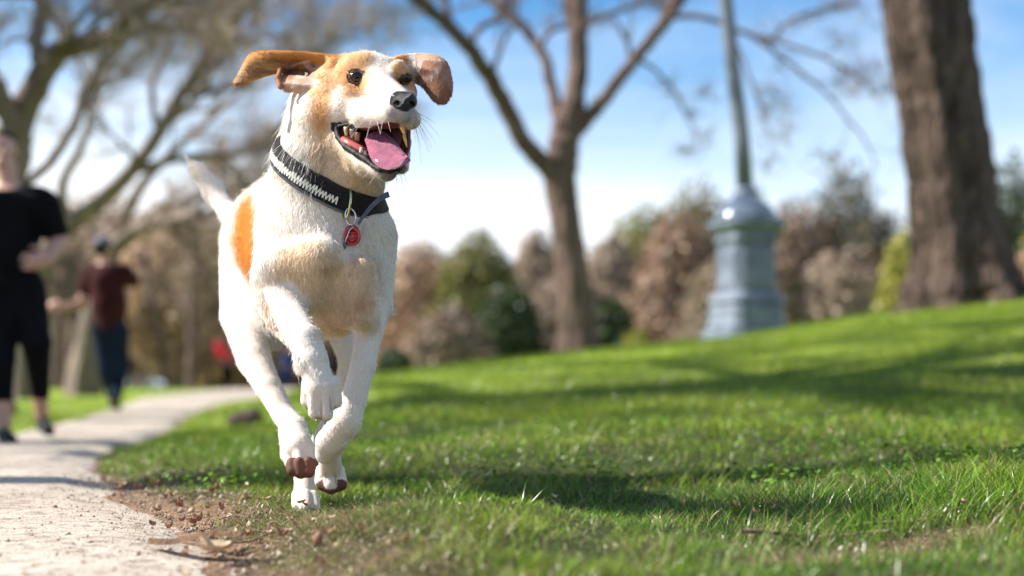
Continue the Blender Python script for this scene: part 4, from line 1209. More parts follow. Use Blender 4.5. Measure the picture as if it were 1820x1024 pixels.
def twig_ribbons(parents, per, length, width, R, bend=.25):
    """twigs as thin three-sided slivers"""
    P0, D = [], []
    for pts, rad in parents:
        for k in range(per):
            f = (0.25 + .75 * R.random()) * (len(pts) - 1); i = min(int(f), len(pts) - 2)
            P0.append(pts[i] + (pts[i + 1] - pts[i]) * (f - i)); d = pts[i + 1] - pts[i]; D.append(d / max(np.linalg.norm(d), 1e-9))
    P0 = np.array(P0); D = np.array(D); n = len(P0)
    g = np.random.default_rng(R.randrange(10 ** 6))
    D = D + g.normal(0, .65, (n, 3)) + np.array([0, 0, .15]); D /= np.linalg.norm(D, axis=1)[:, None]
    L = length * g.uniform(.5, 1.4, n)[:, None]; W = width * g.uniform(.6, 1.3, n)[:, None]
    S = np.cross(D, g.normal(0, 1, (n, 3))); S /= np.maximum(np.linalg.norm(S, axis=1), 1e-9)[:, None]
    U = np.cross(D, S)
    end = P0 + D * L + g.normal(0, bend, (n, 3)) * L * .5
    v = np.stack([P0 + S * W, P0 - S * W, end], 1).reshape(-1, 3)
    f = np.arange(n)[:, None] * 3 + np.arange(3)[None]
    return v, f

def mat_bark(name, c1, c2, scale=9, stretch=(1, 1, .14), bump=1.0):
    m = bpy.data.materials.new(name); m.use_nodes = True
    nt = m.node_tree; n = nt.nodes; l = nt.links; b = n['Principled BSDF']; b.inputs['Roughness'].default_value = .9; b.inputs['Specular IOR Level'].default_value = .2
    tc = n.new('ShaderNodeTexCoord'); mp = n.new('ShaderNodeMapping'); mp.inputs['Scale'].default_value = stretch; l.new(tc.outputs['Object'], mp.inputs['Vector'])
    no = n.new('ShaderNodeTexNoise'); no.inputs['Scale'].default_value = scale; no.inputs['Detail'].default_value = 8; no.inputs['Roughness'].default_value = .62; no.inputs['Distortion'].default_value = .6
    vo = n.new('ShaderNodeTexVoronoi'); vo.inputs['Scale'].default_value = scale * 1.6; vo.feature = 'DISTANCE_TO_EDGE'
    l.new(mp.outputs['Vector'], no.inputs['Vector']); l.new(mp.outputs['Vector'], vo.inputs['Vector'])
    cr = n.new('ShaderNodeValToRGB'); cr.color_ramp.elements[0].position = .32; cr.color_ramp.elements[0].color = (*c1, 1); cr.color_ramp.elements[1].position = .66; cr.color_ramp.elements[1].color = (*c2, 1)
    l.new(no.outputs['Fac'], cr.inputs['Fac']); l.new(cr.outputs['Color'], b.inputs['Base Color'])
    ad = n.new('ShaderNodeMath'); ad.operation = 'MULTIPLY_ADD'; ad.inputs[1].default_value = 1.4; l.new(vo.outputs['Distance'], ad.inputs[0]); l.new(no.outputs['Fac'], ad.inputs[2])
    bp = n.new('ShaderNodeBump'); bp.inputs['Strength'].default_value = bump; bp.inputs['Distance'].default_value = .05
    l.new(ad.outputs[0], bp.inputs['Height']); l.new(bp.outputs['Normal'], b.inputs['Normal'])
    return m

bark_mid = mat_bark('bark_smooth_brown', (.085, .055, .045), (.20, .14, .115), 7)
bark_big = mat_bark('bark_furrowed', (.025, .018, .015), (.18, .125, .097), 16, (1, 1, .16), 1.0)
bark_left = mat_bark('bark_grey_brown', (.11, .085, .07), (.27, .215, .17), 7)
m_twig = mat_basic('twigs_brown', (.20, .15, .12), rough=.9, var=.3, vscale=1.5)
m_twig_pink = mat_basic('twigs_russet', (.42, .32, .26), rough=.9, var=.3, vscale=1.2)
m_leaf = mat_leafy('foliage', trans=.25, gloss=.03)

def root(o_list, name, label, cat, loc, group=None):
    r = thing(name, label, cat, loc, group)
    for o in o_list: child_at(o, r)
    return r

def px_path(pts):
    """(px, py, depth, width px) -> points, radii"""
    a = np.array([P(x, y, d) for x, y, d, w in pts]); r = np.array([w / 2 * d / FPX for x, y, d, w in pts]); return a, r

def refine(path, n=4, jit=.012, seed=0):
    pts, rad = path; m = len(pts); out = []; ro = []
    R = random.Random(seed)
    for i in range(m - 1):
        p0, p1, p2, p3 = pts[max(i - 1, 0)], pts[i], pts[i + 1], pts[min(i + 2, m - 1)]
        for k in range(n):
            t = k / n
            out.append(.5 * ((2 * p1) + (p2 - p0) * t + (2 * p0 - 5 * p1 + 4 * p2 - p3) * t * t + (3 * p1 - p0 - 3 * p2 + p3) * t ** 3) + np.array([R.gauss(0, jit), R.gauss(0, jit), 0]))
            ro.append((rad[i] * (1 - t) + rad[i + 1] * t) * R.uniform(.97, 1.03))
    out.append(pts[-1]); ro.append(rad[-1])
    return np.array(out), np.array(ro)

def trunk_mesh(name, path, mat_, sides=40, flutes=5, depth=.05, flare=.5, seed=1, rough=.02):
    """trunk with root flare and furrows as geometry"""
    pts, rad = path; n = len(pts); R = random.Random(seed)
    ph = [R.uniform(0, 6.28) for _ in range(6)]
    vs = []; z0 = pts[0][2]
    for i in range(n):
        t = pts[min(i + 1, n - 1)] - pts[max(i - 1, 0)]; t /= np.linalg.norm(t)
        a = np.cross(t, [0.0, 1.0, 0.0]); a /= np.linalg.norm(a); c = np.cross(a, t)
        h = pts[i][2] - z0
        for j in range(sides):
            th = 2 * math.pi * j / sides
            f = math.exp(-h / .35)
            r = rad[i] * (1 + depth * (math.sin(flutes * th + ph[0] + h * .3) * .6 + .4 * math.sin((flutes * 2 + 1) * th + ph[1] - h * .5)) * (1 + 2.0 * f)
                          + flare * f * (.35 + .65 * max(0, math.sin(flutes * th + ph[0])) ** 1.5))
            r *= 1 + rough * (float(vnoise(np.array([[math.cos(th) * 5 + 9, math.sin(th) * 5, h * 1.2]]), seed)[0]) - .5) * 2
            vs.append(pts[i] + (a * math.cos(th) + c * math.sin(th)) * r)
    i = np.arange(n - 1)[:, None] * sides; j = np.arange(sides)[None]; j2 = (j + 1) % sides
    fs = np.stack([i + j, i + j2, i + sides + j2, i + sides + j], -1).reshape(-1, 4)
    return mesh_np(name, np.array(vs), fs, mat_)

def bare_tree(name, label, trunk_px, limbs_px, mats, seed, lv=(4, 4, 4), twigs=5, twl=.45, tww=.006, ratio=(.55, .5, .5), cat='tree', group=None, tw_mat=None, base_drop=.15, spread=.9, sides=32, flutes=5, fdepth=.04, flare=.35, up=.06, more_limbs=()):
    R = random.Random(seed)
    tp = px_path(trunk_px) if not isinstance(trunk_px, tuple) else trunk_px
    pts, rad = tp
    bz = tz(pts[0][0], pts[0][1]); pts = pts.copy(); pts[0][2] = bz - base_drop
    tr = trunk_mesh('trunk', refine((pts, rad), 6, .006, seed), mats, sides, flutes, fdepth, flare, seed)
    limbs = [refine(px_path(l), 4, .01, seed + i) for i, l in enumerate(limbs_px)] + list(more_limbs)
    obs = [tr]
    for l in limbs:
        v, f = tubes_np([l], 14); obs.append(mesh_np('limb', v, f, mats))
    par = limbs; allb = []
    for k, (per, rt) in enumerate(zip(lv, ratio)):
        par = sprout(par, per, rt, R, spread=spread, up=up, tmin=.25 if k else .35, n=5)
        allb += par
    if allb:
        v, f = tubes_np(allb, 4); obs.append(mesh_np('branches', v, f, mats)); obs[-1]['kind'] = 'stuff'
    if twigs:
        v, f = twig_ribbons(par, twigs, twl, tww, R); o = mesh_np('twigs', v, f, tw_mat or m_twig, smooth_shade=False); o['kind'] = 'stuff'; obs.append(o)
    b = (float(pts[0][0]), float(pts[0][1]), bz)
    return root(obs, name, label, cat, b, group)

# the forked tree in the middle of the rise
bare_tree('forked_tree', 'bare forked tree in the middle of the rise, left of the lamp post', [(1028, 632, 17, 78), (1026, 600, 17, 70), (1021, 540, 17, 64), (1012, 450, 17, 57), (1002, 380, 17, 54), (995, 325, 17, 58), (1000, 270, 17, 56), (1008, 225, 17, 50), (1020, 180, 17, 40)],
          [[(1000, 345, 17, 30), (975, 300, 16.9, 36), (930, 252, 16.7, 34), (897, 190, 16.6, 33), (868, 135, 16.4, 31), (828, 80, 16.2, 28), (780, 32, 16.0, 25), (728, -14, 15.8, 24), (640, -90, 15.5, 18), (560, -190, 15.2, 10)],
           [(1020, 190, 17, 40), (1028, 120, 17.1, 36), (1027, 50, 17.2, 35), (1030, -20, 17.3, 34), (1045, -110, 17.4, 26), (1040, -240, 17.5, 14)],
           [(1018, 235, 17, 34), (1050, 205, 17, 28), (1085, 160, 16.9, 24), (1130, 105, 16.8, 22), (1172, 52, 16.7, 22), (1206, 2, 16.6, 22), (1260, -60, 16.4, 18), (1340, -120, 16.2, 10)],
           [(1000, 240, 17, 30), (984, 170, 17.2, 22), (968, 105, 17.4, 19), (938, 58, 17.6, 17), (888, 16, 17.8, 16), (840, -30, 18, 14), (780, -100, 18.2, 8)],
           [(838, 96, 16.2, 12), (842, 66, 16.2, 12), (864, 42, 16.3, 11), (892, 32, 16.3, 10), (908, -6, 16.4, 9), (930, -60, 16.4, 5)],
           [(960, 88, 17.3, 10), (976, 58, 17.3, 10), (1010, 46, 17.4, 8), (1040, 40, 17.4, 8)],
           [(1040, 44, 17.1, 10), (1084, 24, 17, 10), (1130, 10, 17, 9), (1180, -10, 16.9, 6)],
           [(1190, 30, 16.6, 12), (1230, 28, 16.5, 11), (1262, 34, 16.4, 10), (1330, 60, 16.3, 9), (1370, 70, 16.2, 8), (1400, 40, 16.1, 7), (1450, 20, 16, 6), (1530, 4, 15.9, 4)],
           [(1330, 60, 16.3, 7), (1400, 110, 16.2, 6), (1470, 170, 16.1, 5), (1530, 240, 16, 4), (1560, 300, 15.9, 2)],
           [(1290, 44, 16.4, 7), (1322, 110, 16.3, 5), (1350, 190, 16.2, 4), (1372, 260, 16.1, 2)],
           [(1130, 105, 16.8, 8), (1170, 130, 16.9, 6), (1210, 180, 17, 4), (1240, 250, 17.1, 2)],
           [(1370, 70, 16.2, 7), (1430, 90, 16.1, 6), (1500, 120, 16, 5), (1550, 160, 15.9, 3)]],
          bark_mid, 5, lv=(5, 4, 3), twigs=4, twl=.30, tww=.0045, ratio=(.30, .5, .5), tw_mat=m_twig, fdepth=.035, flare=.25)

# the great trunk on the right
bt = [(1712, 548, 12.4, 176), (1708, 520, 12.4, 172), (1702, 450, 12.4, 160), (1694, 380, 12.4, 152), (1686, 300, 12.4, 148), (1672, 200, 12.4, 145), (1658, 110, 12.4, 146), (1646, 20, 12.4, 150), (1636, -70, 12.4, 156), (1620, -200, 12.4, 140), (1600, -400, 12.4, 110)]
bare_tree('old_tree', 'thick old tree trunk with furrowed bark at the top of the rise on the right', bt,
          [[(1610, -190, 12.4, 90), (1500, -330, 12.0, 70), (1380, -480, 11.6, 50), (1240, -600, 11.4, 24)],
           [(1640, -180, 12.4, 90), (1780, -330, 12.8, 70), (1900, -520, 13, 50), (1990, -700, 13, 20)]],
          bark_big, 9, lv=(5, 4, 3), twigs=3, twl=.4, tww=.006, ratio=(.5, .5, .5), sides=120, flutes=7, fdepth=.055, flare=.55)

# trees on the left: long limbs reaching over the path
bare_tree('spreading_tree', 'pale limbed bare tree leaning over the path behind the walker in black', [(-40, 700, 13.2, 110), (-30, 560, 13.2, 92), (-10, 420, 13.2, 80), (10, 320, 13.2, 72), (28, 235, 13.2, 64)],
          [[(20, 260, 13.2, 60), (44, 190, 13.1, 52), (78, 128, 13, 44), (104, 92, 12.9, 40), (150, 78, 12.8, 36), (196, 62, 12.7, 32), (240, 28, 12.6, 26), (300, -20, 12.5, 20), (380, -70, 12.4, 12)],
           [(78, 128, 13, 34), (66, 70, 13.1, 30), (72, 10, 13.2, 26), (60, -60, 13.3, 20), (30, -160, 13.4, 10)],
           [(40, 330, 13.4, 16), (88, 290, 13.5, 17), (132, 222, 13.6, 17), (152, 160, 13.7, 16), (192, 92, 13.8, 14), (236, 60, 13.9, 11), (300, 34, 14, 7)],
           [(28, 240, 13.1, 50), (0, 170, 12.9, 40), (-40, 100, 12.7, 30), (-100, 0, 12.4, 16)]],
          bark_left, 21, lv=(8, 6, 5), twigs=5, twl=.34, tww=.0045, ratio=(.36, .5, .5), tw_mat=m_twig_pink)
bare_tree('leaning_tree', 'bare tree with a long pale limb slanting up to the right behind the runner', [(40, 695, 21.6, 70), (48, 600, 21.6, 60), (60, 500, 21.6, 50), (84, 440, 21.6, 44)],
          [[(78, 455, 21.6, 40), (120, 404, 21.5, 34), (176, 360, 21.4, 30), (232, 306, 21.2, 27), (282, 236, 21.0, 25), (326, 164, 20.8, 22), (372, 96, 20.6, 19), (424, 30, 20.4, 15), (480, -40, 20.2, 9)],
           [(120, 404, 21.5, 22), (110, 330, 21.3, 18), (150, 250, 21.1, 14), (170, 160, 20.9, 11), (230, 60, 20.7, 8), (280, -30, 20.6, 5)],
           [(232, 306, 21.2, 16), (330, 280, 21.0, 13), (430, 270, 20.8, 11), (540, 220, 20.6, 8), (640, 190, 20.4, 4)],
           [(326, 164, 20.8, 15), (400, 160, 20.6, 12), (490, 110, 20.4, 10), (590, 80, 20.2, 7), (690, 20, 20.0, 3)],
           [(282, 236, 21.0, 14), (270, 160, 21.2, 11), (300, 80, 21.4, 9), (330, 0, 21.6, 5)]],
          bark_left, 33, lv=(9, 7, 5), twigs=6, twl=.38, tww=.0075, ratio=(.40, .5, .5), tw_mat=m_twig_pink)
bare_tree('low_limbed_tree', 'bare tree whose low pale limb arches over behind the runner', [(150, 697, 24, 60), (158, 620, 24, 50), (172, 540, 24, 44), (190, 470, 24, 38)],
          [[(184, 480, 24, 34), (214, 432, 23.9, 30), (262, 402, 23.7, 26), (320, 400, 23.5, 24), (390, 412, 23.3, 20), (460, 400, 23.1, 12)],
           [(186, 470, 24, 24), (250, 330, 24, 18), (330, 250, 24, 14), (430, 160, 24, 10), (520, 60, 24, 5)],
           [(262, 402, 23.7, 16), (350, 350, 23.5, 13), (450, 330, 23.3, 10), (560, 300, 23, 5)]],
          bark_left, 44, lv=(10, 7, 5), twigs=6, twl=.46, tww=.010, ratio=(.46, .5, .5), tw_mat=m_twig_pink)

# more bare trees of the same avenue, out of frame on the left; their shade bars the path and the lawn
def free_tree(name, label, x, y, h, r, seed, nl=5, lv=(5, 4, 3), group=None, mat_=None, twigs=3, spread=.8, tw_mat=None, ratio=(.5, .5, .5), twl=.4, tww=.006, fork=.38, lean=0.0, sides=14):
    R = random.Random(seed); z = tz(x, y)
    t = wander((x, y, z - .15), (lean, 0, 1), h * fork + .15, 6, r, r * .72, .03, 0, R)
    top = t[0][-1]; limbs = []
    for k in range(nl):
        a = 2 * math.pi * (k + R.uniform(-.25, .25)) / nl; s = R.uniform(.45, .95)
        limbs.append(wander(top - np.array([0, 0, R.uniform(0, .12) * h * fork]), (math.cos(a) * s, math.sin(a) * s, 1), h * (1 - fork) * R.uniform(.75, 1.05), 7, r * .55, r * .10, .10, .03, R))
    obs = []
    v, f = tubes_np([t], sides); obs.append(mesh_np('trunk', v, f, mat_ or bark_left))
    for l in limbs:
        v, f = tubes_np([l], 8); obs.append(mesh_np('limb', v, f, mat_ or bark_left))
    par = limbs; allb = []
    for k, (per, rt) in enumerate(zip(lv, ratio)):
        par = sprout(par, per, rt, R, spread=spread, tmin=.2); allb += par
    if allb:
        v, f = tubes_np(allb, 4); o = mesh_np('branches', v, f, mat_ or bark_left); o['kind'] = 'stuff'; obs.append(o)
    if twigs:
        v, f = twig_ribbons(par, twigs, twl, tww, R); o = mesh_np('twigs', v, f, tw_mat or m_twig_pink, smooth_shade=False); o['kind'] = 'stuff'; obs.append(o)
    return root(obs, name, label, 'tree', (x, y, z), group)

free_tree('avenue_tree', 'bare avenue tree left of the path, nearest the camera', -5.6, 3.95, 9.6, .17, 61, lv=(6, 6, 4), twigs=6, tww=.010, fork=.66)
free_tree('avenue_tree', 'bare avenue tree left of the path, level with the walker', -7.0, 7.75, 12.5, .42, 62, lv=(7, 6, 4), twigs=6, tww=.012, fork=.62)
free_tree('avenue_tree', 'bare avenue tree left of the path, well beyond the walker', -9.5, 11.2, 13.5, .36, 63, lv=(7, 6, 4), twigs=6, tww=.014, fork=.5)
free_tree('avenue_tree', 'slim bare avenue tree left of the path, second from the camera', -4.6, 5.9, 5.6, .10, 64, lv=(5, 4, 3), twigs=3, fork=.45)

# ------------------------------------------------------------------ the wooded backdrop
def crown_pts(g, c, rad, n, lumps=14, hollow=.55):
    lumps = int(lumps * 2.4)
    """leaf positions gathered into clumps on an uneven crown"""
    lc = g.normal(0, 1, (lumps, 3)); lc /= np.linalg.norm(lc, axis=1)[:, None]; lc[:, 2] = np.abs(lc[:, 2]) * 1.1 - .45
    lc = lc * g.uniform(hollow, .95, (lumps, 1)); lr = g.uniform(.36, .60, lumps)
    k = g.integers(0, lumps, n)
    d = g.normal(0, 1, (n, 3)); d /= np.linalg.norm(d, axis=1)[:, None]
    p = lc[k] + d * (lr[k] * g.uniform(.2, 1.0, n) ** .5)[:, None]
    if hollow < .7:      # the rest fills the dome evenly so the clumps run into one another
        q = g.random(n) < .5
        dd = d.copy(); wob = .82 + .30 * fbm(d * 2.2 + 5, 3, int(lumps))
        p[q] = (dd * (g.uniform(.35, 1.0, n) ** .4 * wob)[:, None])[q]
    return np.array(c) + p * np.array(rad), d, k

def leaf_cards(g, p, nrm, size, base_col, var):
    n = len(p)
    a = g.normal(0, 1, (n, 3)); a -= nrm * (a * nrm).sum(1)[:, None] * .2; a /= np.linalg.norm(a, axis=1)[:, None]
    b = np.cross(a, nrm + g.normal(0, .4, (n, 3))); b /= np.maximum(np.linalg.norm(b, axis=1), 1e-9)[:, None]
    s = (size * .72 * g.uniform(.4, 1.5, n))[:, None]
    v = np.stack([p - a * s, p + b * s * 1.0, p + a * s * .9], 1).reshape(-1, 3)
    f = (np.arange(n)[:, None] * 3 + np.arange(3)[None]).astype(int)
    c = np.clip(np.array(base_col) * (1 + g.normal(0, var, (n, 1))) + g.normal(0, .012, (n, 3)), .008, 1)
    return v, f, np.repeat(c, 3, 0)

def wood_tree(name, label, px, top, d, wpx, col, seed, n=4600, trunk_w=None, base_py=None, open_=.55, size=None, lumps=16, low=0.0, group=None, limb_col=None, var=.22):
    """a tree of the backdrop: px centre column, top row, crown width in photo px"""
    g = np.random.default_rng(seed); R = random.Random(seed)
    x = (px - CX) / FPX * d; z0 = tz(x, d); ztop = CAMZ + (HY - top) / FPX * d
    n = int(n * 1.9)
    h = ztop - z0; cw = wpx / 2 * d / FPX
    cz = z0 + h * (.56 - low * .16); rz = (ztop - cz) * 1.18
    ch = [0, 0, 0]
    p, nr, k = crown_pts(g, (x, d, cz), (cw * .98, cw * .8, rz), n, lumps, open_)
    keep = p[:, 2] > z0 + .02; p, nr = p[keep], nr[keep]
    if low > 0:
        q, qn, _ = crown_pts(g, (x, d, z0 + h * .25), (cw * 1.0, cw * .7, h * .34), int(n * low), lumps)
        kk = q[:, 2] > z0; p = np.concatenate([p, q[kk]]); nr = np.concatenate([nr, qn[kk]])
    v, f, c = leaf_cards(g, p, nr, (size or d * .0042) * .9, col, var)
    crown = mesh_np('crown', v, f, m_leaf, smooth_shade=False, cols=c); crown['kind'] = 'stuff'
    tw = (trunk_w or wpx * .07) / 2 * d / FPX
    t = wander((x, d, z0 - .2), (R.uniform(-.08, .08), 0, 1), h * .5, 5, tw, tw * .6, .04, 0, R)
    limbs = [wander(t[0][3] + (t[0][-1] - t[0][3]) * R.random(), (math.cos(a) * R.uniform(.5, 1), math.sin(a) * .6, 1), h * R.uniform(.3, .5), 5, tw * .5, tw * .1, .12, 0, R) for a in (0.2, 1.6, 2.9, 4.1, 5.2)]
    kids = sprout(limbs, 4, .5, R)
    v, f = tubes_np([t], 8); trunk = mesh_np('trunk', v, f, bark_left if limb_col is None else limb_col)
    v, f = tubes_np(limbs + kids, 5); br = mesh_np('branches', v, f, bark_left if limb_col is None else limb_col); br['kind'] = 'stuff'
    return root([trunk, br, crown], name, label, 'tree' if h > 2.2 else 'shrub', (x, d, z0), group)

TANW = (.46, .31, .20); PINKW = (.38, .285, .21); OLIVE = (.19, .185, .055); DARKG = (.055, .08, .028); YEL = (.32, .30, .06); BRN = (.28, .21, .15); RUS = (.37, .25, .17)
backdrop = [
    # px, top, depth, width, colour, name, label, extras
    (745, 445, 46, 175, TANW, 'russet_tree', 'rounded russet tree just right of the dog beyond the crest', dict(low=.7, n=5200)),
    (850, 430, 44, 170, OLIVE, 'olive_tree', 'olive green evergreen with a rounded top left of the forked trunk', dict(low=.8, n=5200)),
    (905, 520, 40, 120, DARKG, 'dark_evergreen', 'dark green evergreen low beside the forked trunk on its left', dict(low=.6)),
    (800, 560, 38, 150, BRN, 'brown_thicket', 'brown twiggy thicket low behind the crest right of the dog', dict(low=1.0)),
    (955, 430, 62, 120, PINKW, 'pinkish_tree', 'pinkish bare tree directly left of the forked trunk', dict(low=.6)),
    (1085, 440, 60, 130, PINKW, 'pinkish_tree', 'pinkish bare tree directly right of the forked trunk', dict(low=.6)),
    (1078, 545, 42, 110, DARKG, 'dark_evergreen', 'dark evergreen shrub low against the forked trunk on its right', dict(low=.8)),
    (1150, 385, 70, 200, OLIVE, 'tall_evergreen', 'tall green tree rising behind the russet dome left of the lamp post', dict(low=.6, n=4600)),
    (1240, 350, 74, 210, (.16, .13, .055), 'hilltop_tree', 'green topped tree high behind the lamp post on its left', dict(low=.6, n=4600)),
    (1205, 400, 50, 170, RUS, 'russet_dome', 'broad russet dome of a tree left of the lamp post', dict(low=.8, n=6000, lumps=22)),
    (1130, 600, 36, 60, YEL, 'yellow_bush', 'small yellow green bush beneath the russet dome', dict(low=.5)),
    (1345, 350, 80, 60, DARKG, 'hilltop_tree', 'small dark treetop showing right behind the lamp post dome', dict(low=.2, n=1600)),
    (1420, 375, 50, 190, (.24, .165, .11), 'russet_tree', 'russet tree directly right of the lamp post', dict(low=.8, n=5200)),
    (1500, 298, 58, 135, (.10, .085, .05), 'airy_tree', 'tall airy dark tree with sky through its crown between lamp post and old trunk', dict(low=0, n=1500, lumps=11, open_=.8, trunk_w=12)),
    (1560, 395, 56, 160, (.07, .06, .04), 'dark_evergreen', 'dark tree mass left of the old trunk', dict(low=.7, n=4600)),
    (1480, 470, 44, 190, PINKW, 'pinkish_thicket', 'pinkish thicket at the foot of the airy dark tree', dict(low=1.0, n=4800)),
    (1612, 430, 30, 110, YEL, 'yellow_bush', 'large yellow green bush beside the old trunk on its left', dict(low=.9, n=3600)),
    (1800, 310, 50, 170, DARKG, 'dark_evergreen', 'dark evergreen at the right edge behind the old trunk', dict(low=.8, n=4600)),
    (1900, 360, 46, 200, OLIVE, 'olive_tree', 'olive tree beyond the right edge behind the old trunk', dict(low=.8)),
    (1815, 470, 32, 90, TANW, 'russet_shrub', 'small russet shrub right of the old trunk', dict(low=.6, n=1800)),
    (1010, 500, 48, 190, BRN, 'brown_thicket', 'brown thicket showing low on both sides of the forked trunk', dict(low=1.0)),
    (1290, 470, 46, 180, (.26, .20, .13), 'brown_thicket', 'brown thicket directly behind the lamp post pedestal', dict(low=1.0)),
    (1370, 455, 44, 150, RUS, 'russet_thicket', 'russet thicket right behind the lamp post', dict(low=1.0)),
    (1545, 455, 48, 170, (.20, .15, .10), 'brown_thicket', 'dark brown thicket left of the yellow green bush', dict(low=1.0)),
    # behind the path on the left
    (320, 390, 40, 260, (.54, .39, .26), 'tan_tree', 'broad tan tree behind the path between runner and dog', dict(low=.0, n=6500, lumps=26, size=.16, trunk_w=26)),
    (190, 370, 44, 270, (.50, .37, .26), 'tan_tree', 'broad tan tree directly behind the runner', dict(low=.1, n=6500, lumps=26, size=.17, trunk_w=30)),
    (60, 400, 38, 220, (.48, .36, .26), 'tan_tree', 'tan tree behind the walker in black', dict(low=.8, n=5200, lumps=22, size=.15, trunk_w=26)),
    (430, 415, 50, 220, (.50, .35, .25), 'tan_tree', 'tan tree directly behind the dog\'s hindquarters', dict(low=.8, n=5600, lumps=22, size=.18, trunk_w=24)),
    (560, 470, 56, 230, (.44, .31, .24), 'tan_tree', 'tan tree hidden mostly behind the dog\'s chest', dict(low=.8, n=5000, size=.19)),
    (655, 500, 52, 150, (.20, .15, .11), 'brown_thicket', 'brown thicket showing just right of the dog\'s forelegs', dict(low=1.0)),
    (-90, 380, 46, 260, TANW, 'tan_tree', 'tan tree beyond the left edge behind the walker', dict(low=.8, n=4200, size=.18)),
    (700, 625, 34, 70, DARKG, 'dark_shrub', 'low dark shrub at the crest right of the dog\'s foreleg', dict(low=.6, n=1500)),
]
for i, (px, top, d, w, col, nm, lab, kw) in enumerate(backdrop):
    wood_tree(nm, lab, px, top, d, w, col, 100 + i, **kw)
# a far wooded mass closes the view between them
g = np.random.default_rng(5); n = 34000
xs = g.uniform(-90, 90, n); yy = g.uniform(95, 120, n)
ridge = 6.0 + 3.5 * fbm(np.stack([xs * .05, 0 * xs, 0 * xs], -1), 3, 8) + 4.0 * smooth(10, 50, xs) + 1.5 * smooth(-20, -60, xs)
zz_ = -1.6 + (ridge + 1.6) * g.uniform(0, 1, n) ** .6 * .85
v, f, c = leaf_cards(g, np.stack([xs, yy, zz_], -1), g.normal(0, 1, (n, 3)), .75, (.21, .18, .12), .25)
wood = mesh_np('distant_wood', v, f, m_leaf, smooth_shade=False, cols=c)
tag(wood, 'far band of brown and olive woodland closing the view', 'woodland', kind='stuff')

# slim dark trunks that stand among the tan trees on the left
R_ = random.Random(77)
for i, (px, d, w, top, lab) in enumerate([(128, 33, 34, 440, 'wide dark trunk between the walker and the runner'), (100, 36, 20, 430, 'slim dark trunk just right of the walker'), (300, 38, 14, 420, 'slim dark trunk right of the runner, leftmost of three'), (338, 35, 22, 400, 'dark trunk right of the runner, middle of three'),
                                     (372, 42, 14, 420, 'slim dark trunk right of the runner, rightmost of three'), (250, 40, 16, 430, 'slim dark trunk directly right of the runner'), (232, 45, 12, 430, 'thin dark trunk close beside the runner\'s shoulder')]):
    x = (px - CX) / FPX * d; z0 = tz(x, d); r = w / 2 * d / FPX; h = (HY - top) / FPX * d + CAMZ - z0
    t = wander((x, d, z0 - .1), (R_.uniform(-.1, .1), 0, 1), h, 6, r, r * .5, .04, 0, R_)
    ls = [wander(t[0][3 + k % 3], (R_.uniform(-1, 1), R_.uniform(-.4, .4), .9), h * .5, 5, r * .5, r * .12, .12, 0, R_) for k in range(4)]
    v, f = tubes_np([t], 8); a = mesh_np('trunk', v, f, bark_mid); kids = sprout(ls, 5, .5, R_)
    v, f = tubes_np(ls + kids, 5); b = mesh_np('branches', v, f, bark_mid); b['kind'] = 'stuff'
    root([a, b], 'slender_tree', 'bare ' + lab, 'tree', (x, d, z0))

# ------------------------------------------------------------------ lamp post
LD = 14.0; k_ = LD / FPX
lx = (1326 - CX) * k_; lz = tz(lx, LD)
m_paint = mat_basic('blue_grey_enamel', (.17, .20, .25), rough=.42, var=.28, vscale=5, bump=.3, bscale=24, coat=.08, spec=.35)
m_pole = mat_basic('pole_enamel', (.16, .18, .21), rough=.38, var=.15, vscale=4, coat=.2)
def yz(py): return CAMZ + (HY - py) * k_ - lz
yaw = math.radians(24)
def prism(prof, ch=.24, rot=yaw):
    """square section with chamfered corners, swept through (half width px, row)"""
    v = []; n = 8
    for w, z in prof:
        a = w * k_
        for sx, sy in ((1, -1 + ch), (1, 1 - ch), (1 - ch, 1), (-1 + ch, 1), (-1, 1 - ch), (-1, -1 + ch), (-1 + ch, -1), (1 - ch, -1)):
            x, y = sx * a * .86, sy * a * .86
            v.append((x * math.cos(rot) - y * math.sin(rot), x * math.sin(rot) + y * math.cos(rot), z))
    m = len(prof); f = [(i * n + j, i * n + (j + 1) % n, (i + 1) * n + (j + 1) % n, (i + 1) * n + j) for i in range(m - 1) for j in range(n)] + [tuple(range(n - 1, -1, -1)), tuple(range((m - 1) * n, m * n))]
    return v, f
lamp = thing('lamp_post', 'tall grey lamp post on a stepped square pedestal on the crest', 'lamp post', (lx, LD, lz))
def lpart(name, prof, mat_=m_paint, ch=.24, **kw):
    v, f = prism([(w, yz(py) if py is not None else -.2) for w, py in prof], ch); o = mesh_np(name, np.array(v), f, mat_, smooth_shade=False)
    md = o.modifiers.new('bevel', 'BEVEL'); md.width = .012; md.segments = 2; md.limit_method = 'ANGLE'; o.parent = lamp; return o
lpart('foot', [(72, None), (72, 590), (70, 586)])
lpart('lower_plinth', [(66, 585), (66, 578), (62, 572), (62, 552), (60, 545), (56, 540)])
lpart('upper_plinth', [(63, 539.5), (63, 533), (58, 526), (50, 518)])
lpart('shaft', [(49, 517.5), (47.5, 440), (48, 436)])
for s in range(4):
    a = yaw + s * math.pi / 2
    pn = MB().box((0, 0, 0), (60 * k_, .02, 62 * k_)).build('panel', m_paint, None, False)
    md = pn.modifiers.new('bevel', 'BEVEL'); md.width = .008; md.segments = 2
    dd = 47.8 * k_ * .86 + .006; zc = (yz(510) + yz(446)) / 2
    pn.rotation_euler = (0, 0, a); pn.location = (math.sin(a) * dd, -math.cos(a) * dd, zc); pn.parent = lamp
lpart('capital', [(49, 435.5), (54, 430), (54, 424), (50, 419), (60, 410), (66, 404), (66, 398), (60, 394)])
